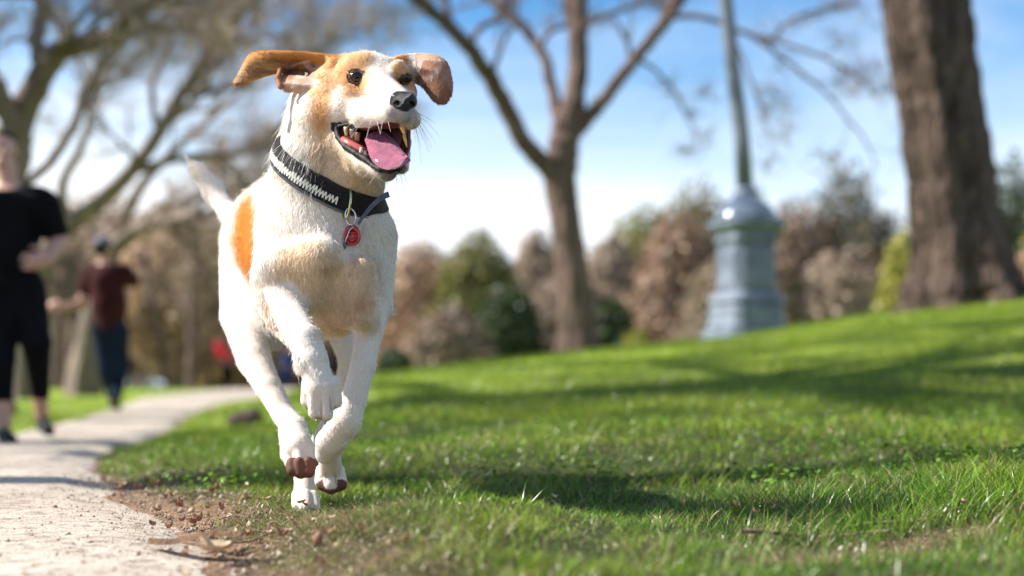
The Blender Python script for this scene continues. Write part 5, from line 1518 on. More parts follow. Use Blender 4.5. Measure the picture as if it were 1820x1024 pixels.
dm = MB().lathe([(58 * k_, yz(394) ), (57 * k_, yz(388)), (50 * k_, yz(374)), (38 * k_, yz(362)), (25 * k_, yz(352)), (19 * k_, yz(348)), (23 * k_, yz(345)), (23 * k_, yz(339)), (17 * k_, yz(335)), (14 * k_, yz(330))], 36).build('dome', mat_basic('dome_enamel', (.20, .24, .30), rough=.2, var=.1, vscale=3, coat=.6)); dm.parent = lamp
pl = MB().tube([(-.01, 0, yz(334)), (-14 * k_ * .5, 0, yz(250)), (-26 * k_, 0, yz(100)), (-38 * k_, 0, yz(-20)), (-60 * k_, 0, yz(-240)), (-76 * k_, 0, yz(-400))], [15 * k_, 14.2 * k_, 13.2 * k_, 12.4 * k_, 10 * k_, 9 * k_], 20).build('pole', m_pole); pl.parent = lamp
lt = MB().lathe([(4 * k_, 0), (14 * k_, 4 * k_), (22 * k_, 40 * k_), (16 * k_, 46 * k_), (5 * k_, 56 * k_)], 16).build('lantern', m_pole); lt.location = (-76 * k_, 0, yz(-400)); lt.parent = lamp

# ------------------------------------------------------------------ two cars far beyond the trees
m_carw = mat_basic('car_white', (.75, .76, .78), rough=.25, var=.05, vscale=2, coat=.6)
m_glass = mat_basic('car_glass', (.03, .035, .04), rough=.08, var=.1, vscale=2, coat=.6)
m_tyre = mat_basic('tyre', (.02, .02, .02), rough=.8, var=.2, vscale=9)
m_lampg = mat_basic('headlamp', (.8, .8, .8), rough=.1, var=.05, vscale=9, coat=.8)
def far_car(px, d, label, s=1.0):
    x = (px - CX) / FPX * d; z = tz(x, d)
    c = thing('parked_car', label, 'car', (x, d, z))
    prof = [(-2.1, .35), (-2.15, .7), (-1.9, .86), (-1.0, .98), (-.45, 1.42), (.9, 1.46), (1.75, 1.0), (2.1, .92), (2.15, .4)]
    v = []; 
    for sx in (-1, 1):
        for (y, zz) in prof: v.append((sx * (.86 if zz < 1.1 else .66), y, zz))
    n = len(prof); f = [tuple(range(n)), tuple(range(2 * n - 1, n - 1, -1))] + [(j, n + j, n + (j + 1) % n, (j + 1) % n) for j in range(n)]
    b = mesh_np('body', np.array(v), f, m_carw, smooth_shade=False); md = b.modifiers.new('bevel', 'BEVEL'); md.width = .07; md.segments = 3; b.parent = c
    w = MB().add([(-.70, -.98, 1.0), (.70, -.98, 1.0), (.58, -.52, 1.38), (-.58, -.52, 1.38), (-.70, -1.0, .99), (.70, -1.0, .99), (.58, -.54, 1.40), (-.58, -.54, 1.40)], [(0, 3, 2, 1), (4, 5, 6, 7), (0, 1, 5, 4), (1, 2, 6, 5), (2, 3, 7, 6), (3, 0, 4, 7)]).build('windscreen', m_glass, None, False); w.location = (0, -.05, .03); w.parent = c
    for sx in (-1, 1):
        for y in (-1.35, 1.35):
            wh_ = MB().tube([(sx * .70, y, .32), (sx * .90, y, .32)], .32, 18).build('wheel', m_tyre); wh_.parent = c
        h = MB().sphere((sx * .6, -2.13, .68), .13, 10, 6, (1, .4, .7)).build('headlight', m_lampg); h.parent = c
        sw_ = MB().box((sx * .80, .2, 1.2), (.03, 1.3, .26), Matrix.Rotation(-sx * .35, 3, 'Y')).build('side_window', m_glass); sw_.parent = c
    return c
far_car(238, 84, 'white car far off between the trees just right of the runner')
far_car(300, 88, 'white car far off between the trees, left of the person in red')

# ------------------------------------------------------------------ grass: real blades
def blades(x, y, h, w, lean, col, segs=3, curl=.5, seed=0, base_sink=.004, heading=None):
    g = np.random.default_rng(seed); n = len(x)
    z = terrain(x, y) - .012
    th = g.uniform(0, 2 * np.pi, n) if heading is None else heading
    dr = np.stack([np.cos(th), np.sin(th), 0 * th], -1)
    tw = th + np.pi / 2 + g.normal(0, .5, n); sd = np.stack([np.cos(tw), np.sin(tw), 0 * tw], -1)
    ts = np.linspace(0, 1, segs + 1)
    rows = []
    for i, t in enumerate(ts):
        out = (lean * t + curl * t * t) * h; up = h * t * np.sqrt(np.maximum(1 - (lean * .6 + curl * t * .6) ** 2 * .8, .15))
        c = np.stack([x, y, z - base_sink], -1) + dr * out[:, None] + np.array([0, 0, 1]) * up[:, None]
        wd = w * (1 - t) ** .7 * (1 if i else .8)
        if i < segs: rows += [c - sd * wd[:, None], c + sd * wd[:, None]]
        else: rows.append(c)
    v = np.stack(rows, 1); k = v.shape[1]; v = v.reshape(-1, 3)
    b = (np.arange(n) * k)[:, None]
    tri = []
    for i in range(segs - 1): tri += [(2 * i, 2 * i + 1, 2 * i + 3), (2 * i, 2 * i + 3, 2 * i + 2)]
    tri.append((2 * segs - 2, 2 * segs - 1, 2 * segs))
    f = (b[:, :, None] + np.array(tri)[None]).reshape(-1, 3)
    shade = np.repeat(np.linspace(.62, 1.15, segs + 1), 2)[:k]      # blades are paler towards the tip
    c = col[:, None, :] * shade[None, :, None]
    return v, f, np.clip(c.reshape(-1, 3), .004, .9)

def sample_view(n, y0, y1, power, x0=-480, x1=2400, seed=0):
    """points over the ground in view; density per square metre falls as 1/Y**power"""
    g = np.random.default_rng(seed); e = 2 - power
    u = g.random(n)
    Y = (y0 ** e + u * (y1 ** e - y0 ** e)) ** (1 / e) if abs(e) > 1e-6 else y0 * (y1 / y0) ** u
    X = (g.uniform(x0, x1, n) - CX) / FPX * Y
    return X, Y, g

def turf_mask(X, Y):
    xr = np.interp(Y, edge_y, edge_xr); xl = np.interp(Y, edge_y, edge_xl)
    on = (X > xr + .015) | (X < xl - .02)
    return on * (1 - bare_mask(X, Y) * (X > xr - .3))

GREENS = np.array([(.095, .18, .012), (.155, .245, .016), (.045, .105, .012), (.23, .30, .03), (.11, .18, .02)])
DRY = np.array([(.42, .33, .17), (.50, .42, .24), (.32, .22, .11)])
def tints(g, X, Y, dryness):
    n = len(X); p = np.stack([X * 2.2, Y * 2.2, 0 * X], -1); patch = fbm(p, 3, 71)
    c = GREENS[g.integers(0, len(GREENS), n)] * g.uniform(.75, 1.25, (n, 1))
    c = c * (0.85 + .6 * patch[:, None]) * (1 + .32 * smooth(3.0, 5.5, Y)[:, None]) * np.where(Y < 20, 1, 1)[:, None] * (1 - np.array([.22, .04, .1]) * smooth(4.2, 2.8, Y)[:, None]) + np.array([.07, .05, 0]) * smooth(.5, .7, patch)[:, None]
    d = g.random(n) < dryness
    c[d] = DRY[g.integers(0, 3, d.sum())] * g.uniform(.7, 1.2, (d.sum(), 1))
    return c

parts_v, parts_f, parts_c = [], [], []; off = 0
def put(v, f, c):
    global off
    parts_v.append(v); parts_f.append(f + off); parts_c.append(c); off += len(v)

# near lawn
X, Y, g = sample_view(228000, 1.35, 6.2, 1.35, seed=1)
p = np.stack([X * 9, Y * 9, 0 * X], -1); tuft = vnoise(p, 81); big = fbm(np.stack([X * 1.6, Y * 1.6, 0 * X], -1), 3, 82)
tm = turf_mask(X, Y)
keep = g.random(len(X)) < tm * (.35 + .9 * tuft)
X, Y, tuft, big = X[keep], Y[keep], tuft[keep], big[keep]
nearedge = smooth(.42, .03, X - np.interp(Y, edge_y, edge_xr)) * (X > np.interp(Y, edge_y, edge_xr))
h = (.013 + .026 * tuft ** 1.5 + .020 * smooth(.45, .7, big)) * g.uniform(.6, 1.35, len(X)) * (1 + .45 * smooth(.15, .8, X) * (Y < 3.6)) * (1 - .35 * nearedge)
h *= 1 - .5 * np.exp(-((X - .5) / .35) ** 2 - ((Y - 1.95) / .35) ** 2)
h *= .6 + .8 * vnoise(np.stack([X * 24, Y * 24, 0 * X], -1), 88)
w = (.0006 + .0011 * g.random(len(X)) ** 2) * (Y / 2.8) ** .55
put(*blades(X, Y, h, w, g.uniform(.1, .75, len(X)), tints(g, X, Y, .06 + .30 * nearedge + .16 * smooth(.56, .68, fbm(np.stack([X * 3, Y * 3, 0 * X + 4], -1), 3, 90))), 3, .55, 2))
# middle lawn
X, Y, g = sample_view(160000, 5.6, 19.0, 1.95, seed=3)
tm = turf_mask(X, Y); keep = g.random(len(X)) < tm; X, Y = X[keep], Y[keep]
h = (.028 + .022 * vnoise(np.stack([X * 3, Y * 3, 0 * X], -1), 84)) * g.uniform(.7, 1.3, len(X))
w = .0011 * (Y / 5.6) ** 1.0
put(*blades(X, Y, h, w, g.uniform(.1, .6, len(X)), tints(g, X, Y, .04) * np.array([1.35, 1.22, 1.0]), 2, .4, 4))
# longer stems and stalks standing above the turf
X, Y, g = sample_view(2600, 1.7, 5.0, 1.0, 700, 1900, seed=5)
keep = (g.random(len(X)) < turf_mask(X, Y) * smooth(-.3, .6, X) * (vnoise(np.stack([X * 5, Y * 5, 0 * X], -1), 85) > .45)); X, Y = X[keep], Y[keep]
put(*blades(X, Y, g.uniform(.045, .085, len(X)), np.full(len(X), .0011), g.uniform(.1, .6, len(X)), tints(g, X, Y, .22), 3, .5, 6))
# matted dry thatch lying over the worn edge
X, Y, g = sample_view(120000, 1.5, 5.0, 1.0, 200, 1900, seed=7)
s_ = X - np.interp(Y, edge_y, edge_xr)
b_ = bare_mask(X, Y)
keep = g.random(len(X)) < (smooth(.02, .16, s_) * (1 - smooth(.18, .45, s_)) * .7 * smooth(3.3, 2.5, Y) + b_ * (s_ > .5) * .5 + .05 * (s_ > .1) + .14 * smooth(.57, .70, fbm(np.stack([X * 4, Y * 4, 0 * X], -1), 3, 86)))
X, Y = X[keep], Y[keep]
hd = g.normal(-2.6, .9, len(X))
put(*blades(X, Y, g.uniform(.015, .045, len(X)), np.full(len(X), .0007), g.uniform(.9, 1.5, len(X)), DRY[g.integers(0, 3, len(X))] * g.uniform(.6, 1.25, (len(X), 1)), 3, .25, 8, heading=hd))

m_grass = mat_leafy('grass_blade', trans=.26, rough=.3, gloss=.035)
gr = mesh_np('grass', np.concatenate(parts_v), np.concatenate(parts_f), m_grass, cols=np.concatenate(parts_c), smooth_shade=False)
tag(gr, 'short green turf with dry blades covering the park lawn', 'grass', kind='stuff')
print('grass tris', len(gr.data.polygons))

# clover and broad weeds in the sunny middle of the lawn
X, Y, g = sample_view(20000, 2.6, 6.5, 1.3, seed=11)
keep = g.random(len(X)) < turf_mask(X, Y) * smooth(.42, .62, fbm(np.stack([X * 2.5, Y * 2.5, 0 * X], -1), 3, 87)) * smooth(2.8, 3.4, Y); X, Y = X[keep], Y[keep]
n = len(X); z = terrain(X, Y) + g.uniform(.008, .034, n); nr = np.stack([g.normal(0, .5, n), g.normal(0, .5, n), np.ones(n)], -1); nr /= np.linalg.norm(nr, axis=1)[:, None]
a = np.cross(nr, g.normal(0, 1, (n, 3))); a /= np.linalg.norm(a, axis=1)[:, None]; b = np.cross(nr, a); s = g.uniform(.0035, .0085, n)[:, None]
c0 = np.stack([X, Y, z], -1)
ring = [c0 + (a * math.cos(t) + b * math.sin(t) * .8) * s - nr * s * .15 for t in np.arange(6) * math.pi / 3]
v = np.stack([c0] + ring, 1).reshape(-1, 3); bb = (np.arange(n) * 7)[:, None]
f = (bb[:, :, None] + np.array([(0, i + 1, (i + 1) % 6 + 1) for i in range(6)])[None]).reshape(-1, 3)
cl = np.array([.11, .20, .02]) * g.uniform(.7, 1.3, (n, 1)); 
cv_ = mesh_np('clover', v, f, m_grass, cols=np.repeat(cl, 7, 0), smooth_shade=False); tag(cv_, 'small round clover leaves among the turf', 'clover', kind='stuff')

# ------------------------------------------------------------------ people: one continuous body each, clothes grown over it
class Cone:
    def __init__(s, a, b, ra, rb, k=.03, flat=None):
        s.q = Prim(a, b, ra, rb, k, 0, flat); s.k = k
def pcone(d):
    def f(p0, p1, k=.03, flat=None):
        a = P(p0[0], p0[1], d + (p0[2] if len(p0) > 3 else 0)); b = P(p1[0], p1[1], d + (p1[2] if len(p1) > 3 else 0))
        return Prim(a, b, Rm(p0[-1], d), Rm(p1[-1], d), k, 0, flat)
    return f

def blend(prims):
    def fn(p, cull=None):
        d = np.full(len(p), 1e3)
        for q in prims:
            if cull is not None and np.linalg.norm(q.bc - cull[0]) - q.br - cull[1] > .12: continue
            d = smin(d, q.dist(p), q.k)
        return d
    return fn

def clipped(fn, planes):
    """cut a field by half spaces (point, normal): keeps the side the normal points away from"""
    def g(p, cull=None):
        d = fn(p, cull)
        for c, n in planes: d = np.maximum(d, (p - c) @ n)
        return d
    return g

def grow_fit(fn, prims, h, name, mat_, root_):
    lo = np.min([q.bc - q.br for q in prims], 0) - .03; hi = np.max([q.bc + q.br for q in prims], 0) + .03
    v, f = grow(fn, lo, hi, h, B=10)
    return child_at(mesh_np(name, v, f, mat_), root_)

m_skin_p = mat_basic('skin', (.52, .29, .21), rough=.5, var=.12, vscale=14, sss=.1)
m_black = mat_basic('black_cloth', (.004, .004, .005), spec=.12, rough=.85, var=.3, vscale=16, bump=.5, bscale=14)
m_maroon = mat_basic('maroon_cloth', (.045, .010, .012), spec=.12, rough=.85, var=.3, vscale=16, bump=.5, bscale=14)
m_denim = mat_basic('denim', (.008, .016, .032), spec=.12, rough=.85, var=.35, vscale=20, bump=.5, bscale=18)
m_shoe = mat_basic('shoe', (.008, .008, .011), spec=.12, rough=.6, var=.3, vscale=30)
m_sole = mat_basic('shoe_sole', (.02, .02, .024), spec=.12, rough=.7, var=.2, vscale=30)
m_hair = mat_basic('hair_dark', (.03, .018, .012), spec=.12, rough=.7, var=.4, vscale=60, bump=.8, bscale=120)
m_cap = mat_basic('cap_grey', (.16, .17, .20), spec=.12, rough=.8, var=.2, vscale=30)
m_cap_dk = mat_basic('cap_dark', (.014, .02, .026), spec=.12, rough=.8, var=.2, vscale=30)
m_red = mat_basic('red_cloth', (.75, .04, .06), spec=.12, rough=.8, var=.25, vscale=12, bump=.4, bscale=14)
m_navy = mat_basic('navy_cloth', (.02, .035, .11), spec=.12, rough=.8, var=.25, vscale=12, bump=.4, bscale=14)

def hand_prims(c, W, dirn, side, curl, s):
    """palm, four unequal bent fingers and a thumb; W = wrist point, c = pcone, s = px per hand length"""
    dirn = Vector(dirn).normalized(); side = Vector(side).normalized(); nrm = dirn.cross(side).normalized()
    W = Vector(W); out = []
    def q(a, b, ra, rb, k=.006): out.append(Prim(np.array(a), np.array(b), ra, rb, k, 0))
    L = .19 * s
    palm = W + dirn * L * .45
    q(W, palm, L * .14, L * .19, .01); q(W + side * L * .06, palm + side * L * .12, L * .12, L * .14, .01); q(W - side * L * .06, palm - side * L * .12, L * .12, L * .14, .01)
    for i, (o, l) in enumerate(((-.19, .36), (-.065, .43), (.065, .45), (.19, .40))):
        a = palm + side * L * o; d1 = (dirn + nrm * curl * .6).normalized(); d2 = (dirn * (1 - curl * .7) + nrm * curl * 1.3).normalized(); d3 = (dirn * (1 - curl * 1.4) + nrm * curl * 1.2).normalized()
        b = a + d1 * L * l * .45; e = b + d2 * L * l * .33; f = e + d3 * L * l * .25
        q(a, b, L * .062, L * .055, .004); q(b, e, L * .055, L * .048, .002); q(e, f, L * .048, L * .040, .002)
    t0 = W + dirn * L * .15 + side * L * .20; t1 = t0 + (dirn * .6 + side * .6 + nrm * .4).normalized() * L * .24; t2 = t1 + (dirn * .9 + nrm * (.3 + curl)).normalized() * L * .2
    q(t0, t1, L * .08, L * .065, .006); q(t1, t2, L * .065, L * .05, .003)
    return out

def head_prims(c, x, y, dz, r, face):
    """skull, jaw, nose, brow, lips, ears; face = unit vector the face looks along"""
    C0 = P(x, y, c); f = np.array(face, float); f /= np.linalg.norm(f); up = np.array([0, 0, 1.0]); sd = np.cross(f, up); sd /= np.linalg.norm(sd)
    R = r; o = []
    def q(a, b, ra, rb, k=.012): o.append(Prim(C0 + a[0] * sd * R + a[1] * f * R + a[2] * up * R, C0 + b[0] * sd * R + b[1] * f * R + b[2] * up * R, ra * R, rb * R, k, 0))
    q((0, -.25, .25), (0, .1, .3), .82, .78); q((0, .15, -.2), (0, .42, -.72), .58, .36, .03); q((.3, .2, -.45), (0, .5, -.78), .25, .24, .02); q((-.3, .2, -.45), (0, .5, -.78), .25, .24, .02)
    q((-.32, .74, .12), (.32, .74, .12), .12, .12, .015); q((0, .82, .02), (0, 1.02, -.30), .10, .14, .012); q((-.10, .92, -.33), (.10, .92, -.33), .09, .09, .01)
    q((-.16, .78, -.58), (.16, .78, -.58), .08, .08, .008); q((-.14, .77, -.68), (.14, .77, -.68), .08, .08, .008)
    for s in (-1, 1):
        q((s * .80, -.05, .12), (s * .84, -.10, -.22), .10, .08, .008); q((s * .30, .70, -.02), (s * .30, .72, -.02), .11, .11, .006)
    return o, (C0, sd, f, up, R)

def dress_head(root_, info, hair=True, cap=False, h=.01):
    C0, sd, f, up, R = info
    m_w = mat_basic('eye_white', (.8, .8, .78), rough=.3, var=.05)
    for s in (-1, 1):
        e = MB().sphere((0, 0, 0), R * .13, 10, 8).build('eye', m_w); e.location = C0 + s * .30 * sd * R + .74 * f * R - .02 * up * R; child_at(e, root_)
    hp_ = [Prim(C0 - .28 * f * R + .30 * up * R, C0 + .02 * f * R + .42 * up * R, .88 * R, .80 * R, .02, 0), Prim(C0 - .5 * f * R - .2 * up * R, C0 - .3 * f * R + .1 * up * R, .55 * R, .7 * R, .02, 0)]
    if hair:
        fn = clipped(blend(hp_), [(C0 + .42 * f * R + .2 * up * R, (f * .8 - up * .6))])
        grow_fit(fn, hp_, h, 'hair', m_hair, root_)
    if cap:
        cp = [Prim(C0 - .25 * f * R + .42 * up * R, C0 + .05 * f * R + .46 * up * R, .90 * R, .84 * R, .02, 0)]
        fn = clipped(blend(cp), [(C0 + .12 * up * R, -up)])
        cap_ = grow_fit(fn, cp, h, 'cap', m_cap, root_)
        bp_ = [Prim(C0 + .75 * f * R + .32 * up * R, C0 + 1.35 * f * R + .22 * up * R, .42 * R, .34 * R, .02, 0, (up, .18))]
        br = grow_fit(blend(bp_), bp_, h, 'brim', m_cap_dk, root_)

def shoe(root_, heel, toe, d, r):
    a, b = Vector(heel), Vector(toe)
    pr = [Prim(np.array(a), np.array(b), r, r * .78, .01, 0), Prim(np.array(a) + [0, 0, r * .7], np.array(a) + [0, 0, r * 1.2], r * .8, r * .7, .02, 0)]
    s = grow_fit(blend(pr), pr, .009, 'shoe', m_shoe, root_)
    dn = np.array([0, 0, -r * .75]); pr2 = [Prim(np.array(a) + dn, np.array(b) + dn * .9, r * 1.02, r * .82, .01, 0, (np.array([0, 0, 1.0]), .3))]
    o = grow_fit(blend(pr2), pr2, .009, 'sole', m_sole, root_)
    o.parent = s; o.matrix_parent_inverse = s.matrix_basis.inverted() if False else Matrix.Identity(4)

# --- walker in black, coming towards us, cut by the left edge of the frame
D1 = 7.8; c1 = pcone(D1)
w1 = thing('person', 'walker in black T-shirt and black leggings at the left edge of the path', 'person', (P(20, 780, D1)[0], D1, tz(P(20, 780, D1)[0], D1)))
hp1, hi1 = head_prims(D1, 4, 268, 0, Rm(31, D1), (.38, -.92, .02))
armR = [c1((80, 366, 0, 22), (106, 432, .03, 16), .05), c1((106, 432, .03, 16), (84, 462, -.16, 11), .02)]
armL = [c1((-56, 366, 0, 22), (-78, 440, .02, 16), .05), c1((-78, 440, .02, 16), (-62, 510, -.14, 11), .02)]
torso1 = [c1((12, 300, 0, 18), (12, 345, 0, 20), .03), c1((-34, 362, 0, 27), (60, 362, 0, 27), .05), c1((12, 385, 0, 49), (14, 440, -.01, 44), .06), c1((14, 440, -.01, 44), (18, 505, 0, 44), .06)]
legR = [c1((44, 520, 0, 35), (66, 610, -.10, 21), .06), c1((66, 610, -.10, 22), (72, 700, .10, 13), .02), c1((72, 700, .10, 15), (74, 742, .16, 11), .02)]
legL = [c1((-6, 520, 0, 35), (0, 640, -.14, 22), .06), c1((0, 640, -.14, 22), (6, 720, -.12, 13), .02), c1((6, 720, -.12, 15), (8, 762, -.14, 11), .02)]
hR = hand_prims(D1, P(84, 462, D1 - .16), (-.45, -.75, -.15), (.2, .0, 1), .75, 1.0)
hL = hand_prims(D1, P(-62, 510, D1 - .14), (.1, -.3, -1), (1, 0, 0), .4, 1.0)
bodyp = torso1 + hp1 + armR + armL + legR + legL + hR + hL
grow_fit(blend(bodyp), bodyp, .011, 'body', m_skin_p, w1)
def inflate(prims, r): 
    out = []
    for q in prims: out.append(Prim(q.a, q.b, q.ra + r, q.rb + r, max(q.k, .02), 0, q.flat))
    return out
sh1 = inflate(torso1[1:] + [Prim(armR[0].a, armR[0].a * .35 + armR[0].b * .65, armR[0].ra, armR[0].rb * 1.1, .05, 0), Prim(armL[0].a, armL[0].a * .35 + armL[0].b * .65, armL[0].ra, armL[0].rb * 1.1, .05, 0)], .018)
fn = clipped(blend(sh1), [(P(12, 330, D1), np.array([0, -.35, .94])), (P(12, 522, D1), np.array([0, 0, -1.0]))])
grow_fit(fn, sh1, .012, 't_shirt', m_black, w1)
lg1 = inflate([torso1[3]] + legR[:2] + legL[:2], .010)
fn = clipped(blend(lg1), [(P(12, 470, D1), np.array([0, 0, 1.0])), (P(12, 712, D1), np.array([0, 0, -1.0]))])
grow_fit(fn, lg1, .012, 'leggings', m_black, w1)
shoe(w1, P(76, 752, D1 + .16), P(88, 764, D1 - .04), D1, Rm(12, D1)); shoe(w1, P(6, 770, D1 - .12), P(22, 783, D1 - .34), D1, Rm(12, D1))
dress_head(w1, hi1)

# --- runner in maroon, going away
D2 = 14.3; c2 = pcone(D2)
rb = P(206, 730, D2)
w2 = thing('person', 'runner in dark maroon T-shirt, jeans and cap seen from behind on the path', 'person', (rb[0], D2, tz(rb[0], D2)))
hp2, hi2 = head_prims(D2, 184, 442, 0, Rm(17.5, D2), (.45, .88, 0))
t2 = [c2((182, 458, 0, 9), (186, 474, 0, 11), .03), c2((166, 486, 0, 14), (216, 484, 0, 14), .05), c2((190, 500, 0, 28), (193, 540, 0, 25), .06), c2((193, 540, 0, 25), (196, 584, 0, 24), .06)]
aL = [c2((160, 488, 0, 12), (146, 540, .05, 9), .05), c2((146, 540, .05, 9), (110, 546, -.18, 6), .02)]
aR = [c2((222, 486, 0, 12), (246, 508, .20, 9), .05), c2((246, 508, .20, 9), (236, 548, .42, 6), .02)]
lL = [c2((184, 592, 0, 19), (190, 655, -.02, 14), .06), c2((190, 655, -.02, 14), (202, 712, .14, 8), .02)]
lR = [c2((208, 592, 0, 19), (213, 650, .16, 14), .06), c2((213, 650, .16, 14), (205, 712, -.10, 8), .02)]
h2a = hand_prims(D2, P(110, 546, D2 - .18), (-.9, -.3, .1), (0, .3, 1), .35, 1.0); h2b = hand_prims(D2, P(236, 548, D2 + .42), (-.2, .8, -.3), (0, 0, 1), .6, 1.0)
bp2 = t2 + hp2 + aL + aR + lL + lR + h2a + h2b
grow_fit(blend(bp2), bp2, .013, 'body', m_skin_p, w2)
s2 = inflate(t2[1:] + [Prim(aL[0].a, aL[0].a * .5 + aL[0].b * .5, aL[0].ra, aL[0].rb * 1.15, .05, 0), Prim(aR[0].a, aR[0].a * .45 + aR[0].b * .55, aR[0].ra, aR[0].rb * 1.15, .05, 0)], .02)
fn = clipped(blend(s2), [(P(190, 470, D2), np.array([0, 0, 1.0])), (P(190, 588, D2), np.array([0, 0, -1.0]))])
grow_fit(fn, s2, .016, 't_shirt', m_maroon, w2)
j2 = inflate([t2[3]] + lL + lR, .014)
fn = clipped(blend(j2), [(P(190, 568, D2), np.array([0, 0, 1.0])), (P(190, 712, D2), np.array([0, 0, -1.0]))])
grow_fit(fn, j2, .016, 'jeans', m_denim, w2)
shoe(w2, P(200, 716, D2 + .18), P(204, 722, D2 + .36), D2, Rm(7, D2)); shoe(w2, P(205, 716, D2 - .14), P(212, 733, D2 - .06), D2, Rm(7, D2))
dress_head(w2, hi2, cap=True, h=.013)

# --- two people resting at the far end of the path
def far_person(label, px, d, cloth, legs, lean, tall, seed):
    c = pcone(d); x = (px - CX) / FPX * d; z = tz(x, d); r = thing('person', label, 'person', (x, d, z)); Q = lambda a, b, e: np.array([x + a, d + b, z + e])
    T = tall; hipz = .88 * T; shz = hipz + .50 * T * math.cos(lean); sx = .50 * T * math.sin(lean)
    def q(a, b, ra, rb, k=.05): return Prim(a, b, ra, rb, k, 0)
    tor = [q(Q(0, 0, hipz), Q(sx * .6, 0, hipz + (shz - hipz) * .6), .15, .15), q(Q(sx * .6, 0, hipz + (shz - hipz) * .6), Q(sx, 0, shz), .15, .13), q(Q(sx, -.17, shz), Q(sx, .17, shz), .08, .08), q(Q(sx * 1.05, 0, shz), Q(sx * 1.25, -.03, shz + .16), .06, .055, .02)]
    arm = [q(Q(sx, -.2, shz), Q(sx + .12, -.24, shz - .28), .06, .045, .03), q(Q(sx + .12, -.24, shz - .28), Q(sx + .3, -.26, shz - .42), .045, .035, .02), q(Q(sx, .2, shz), Q(sx + .15, .24, shz - .28), .06, .045, .03), q(Q(sx + .15, .24, shz - .28), Q(sx + .3, .2, shz - .45), .045, .035, .02)]
    leg = [q(Q(0, s * .1, hipz), Q(.06 * s, s * .11, hipz * .5), .1, .07, .04) for s in (-1, 1)] + [q(Q(.06 * s, s * .11, hipz * .5), Q(-.02 * s, s * .12, .06), .07, .05, .02) for s in (-1, 1)] + [q(Q(-.02 * s, s * .12, .05), Q(.14, s * .12, .04), .05, .04, .01) for s in (-1, 1)]
    hd_, info = head_prims(d, 0, 0, 0, .12, (.8, -.6, -.2)); off_ = Q(sx * 1.35 + .02, -.04, shz + .26) - info[0]
    for p_ in hd_: p_.a = p_.a + off_; p_.b = p_.b + off_; p_.bc = p_.bc + off_
    info = (info[0] + off_, *info[1:])
    hands = hand_prims(d, Q(sx + .3, -.26, shz - .42), (.5, 0, -.6), (0, 1, 0), .4, 1.0) + hand_prims(d, Q(sx + .3, .2, shz - .45), (.5, 0, -.6), (0, 1, 0), .4, 1.0)
    al = tor + arm + leg + hd_ + hands
    grow_fit(blend(al), al, .022, 'body', m_skin_p, r)
    s = inflate(tor[:3] + arm[:1] + arm[2:3], .02); grow_fit(blend(s), s, .025, 'shirt', cloth, r)
    l = inflate([tor[0]] + leg[:4], .015); grow_fit(clipped(blend(l), [(Q(0, 0, hipz + .05), np.array([0, 0, 1.0]))]), l, .025, 'trousers', legs, r)
    dress_head(r, info, h=.02)
far_person('person in a red top bending forward at the far end of the path', 404, 38, m_red, m_black, -.55, .86, 1)
far_person('person in navy standing at the far lawn behind the dog\'s legs', 510, 38, m_navy, m_navy, .12, .62, 2)

# ------------------------------------------------------------------ litter at the worn edge
m_dry = mat_leafy('dry_leaf', trans=.2, rough=.5, gloss=.04)
def leaf_mesh(seed, L=.035, W=.014, curl=.5, col=(.36, .22, .12)):
    R = random.Random(seed); g = np.random.default_rng(seed); n = 9; v = []
    for i in range(n):
        t = i / (n - 1); w = W * math.sin(math.pi * min(t * .95 + .03, 1)) ** .8 * (1 + .15 * R.uniform(-1, 1)); zc = curl * L * (t - .5) ** 2 * 2 + R.uniform(-.0008, .0008); yb = .15 * L * math.sin(t * 3 + seed)
        for j, s in enumerate((-1, -.5, 0, .5, 1)): v.append((t * L - L / 2, yb + s * w, zc + curl * 1.2 * W * (s * s) + R.uniform(-.0006, .0006)))
    v = np.array(v); m = len(v); v2 = np.concatenate([v, v - [0, 0, .0006]])
    q = [(i * 5 + j, (i + 1) * 5 + j, (i + 1) * 5 + j + 1, i * 5 + j + 1) for i in range(n - 1) for j in range(4)]
    f = q + [tuple(m + a for a in reversed(t)) for t in q]
    c = np.array(col) * (1 + g.normal(0, .12, (len(v2), 1)))
    return v2, f, np.clip(c, .01, 1)
protos = []
for i, (L_, W_, cu_, c_) in enumerate([(.040, .012, .5, (.40, .24, .13)), (.030, .011, .7, (.27, .14, .08)), (.045, .010, .3, (.50, .36, .22)), (.026, .010, .9, (.34, .19, .11)), (.034, .015, .4, (.58, .44, .29))]):
    v, f, c = leaf_mesh(200 + i, L_, W_, cu_, c_); me = mesh_np('dry_leaf', v, f, m_dry, cols=c, link=False).data; protos.append(me)
def put_leaf(x, y, k, s, rz, tilt, label, group=None, lift=.006):
    o = bpy.data.objects.new('dry_leaf', protos[k]); COL.objects.link(o); o.location = (x, y, tz(x, y) + lift); o.rotation_euler = (tilt, tilt * .6, rz); o.scale = (s, s, s)
    return tag(o, label, 'leaf', group)
R_ = random.Random(12)
n_l = 0
while n_l < 64:
    y = R_.uniform(1.85, 3.5); xr = float(np.interp(y, edge_y, edge_xr)); x = xr + R_.gauss(.10, .12)
    if x < xr - .25: continue
    put_leaf(x, y, R_.randrange(5), R_.uniform(.30, .75), R_.uniform(0, 6.28), R_.gauss(0, .22), 'small curled brown leaf in the litter along the worn path edge', 'dry leaves along the worn path edge'); n_l += 1
n_l = 0
while n_l < 46:
    x, y = R_.uniform(-.2, 1.5), R_.uniform(2.0, 4.6)
    if abs(x / y) > .40: continue
    put_leaf(x, y, R_.randrange(5), R_.uniform(.25, .5), R_.uniform(0, 6.28), R_.gauss(0, .5), 'small pale dry leaf caught in the short turf', 'dry leaves caught in the turf', lift=.024); n_l += 1
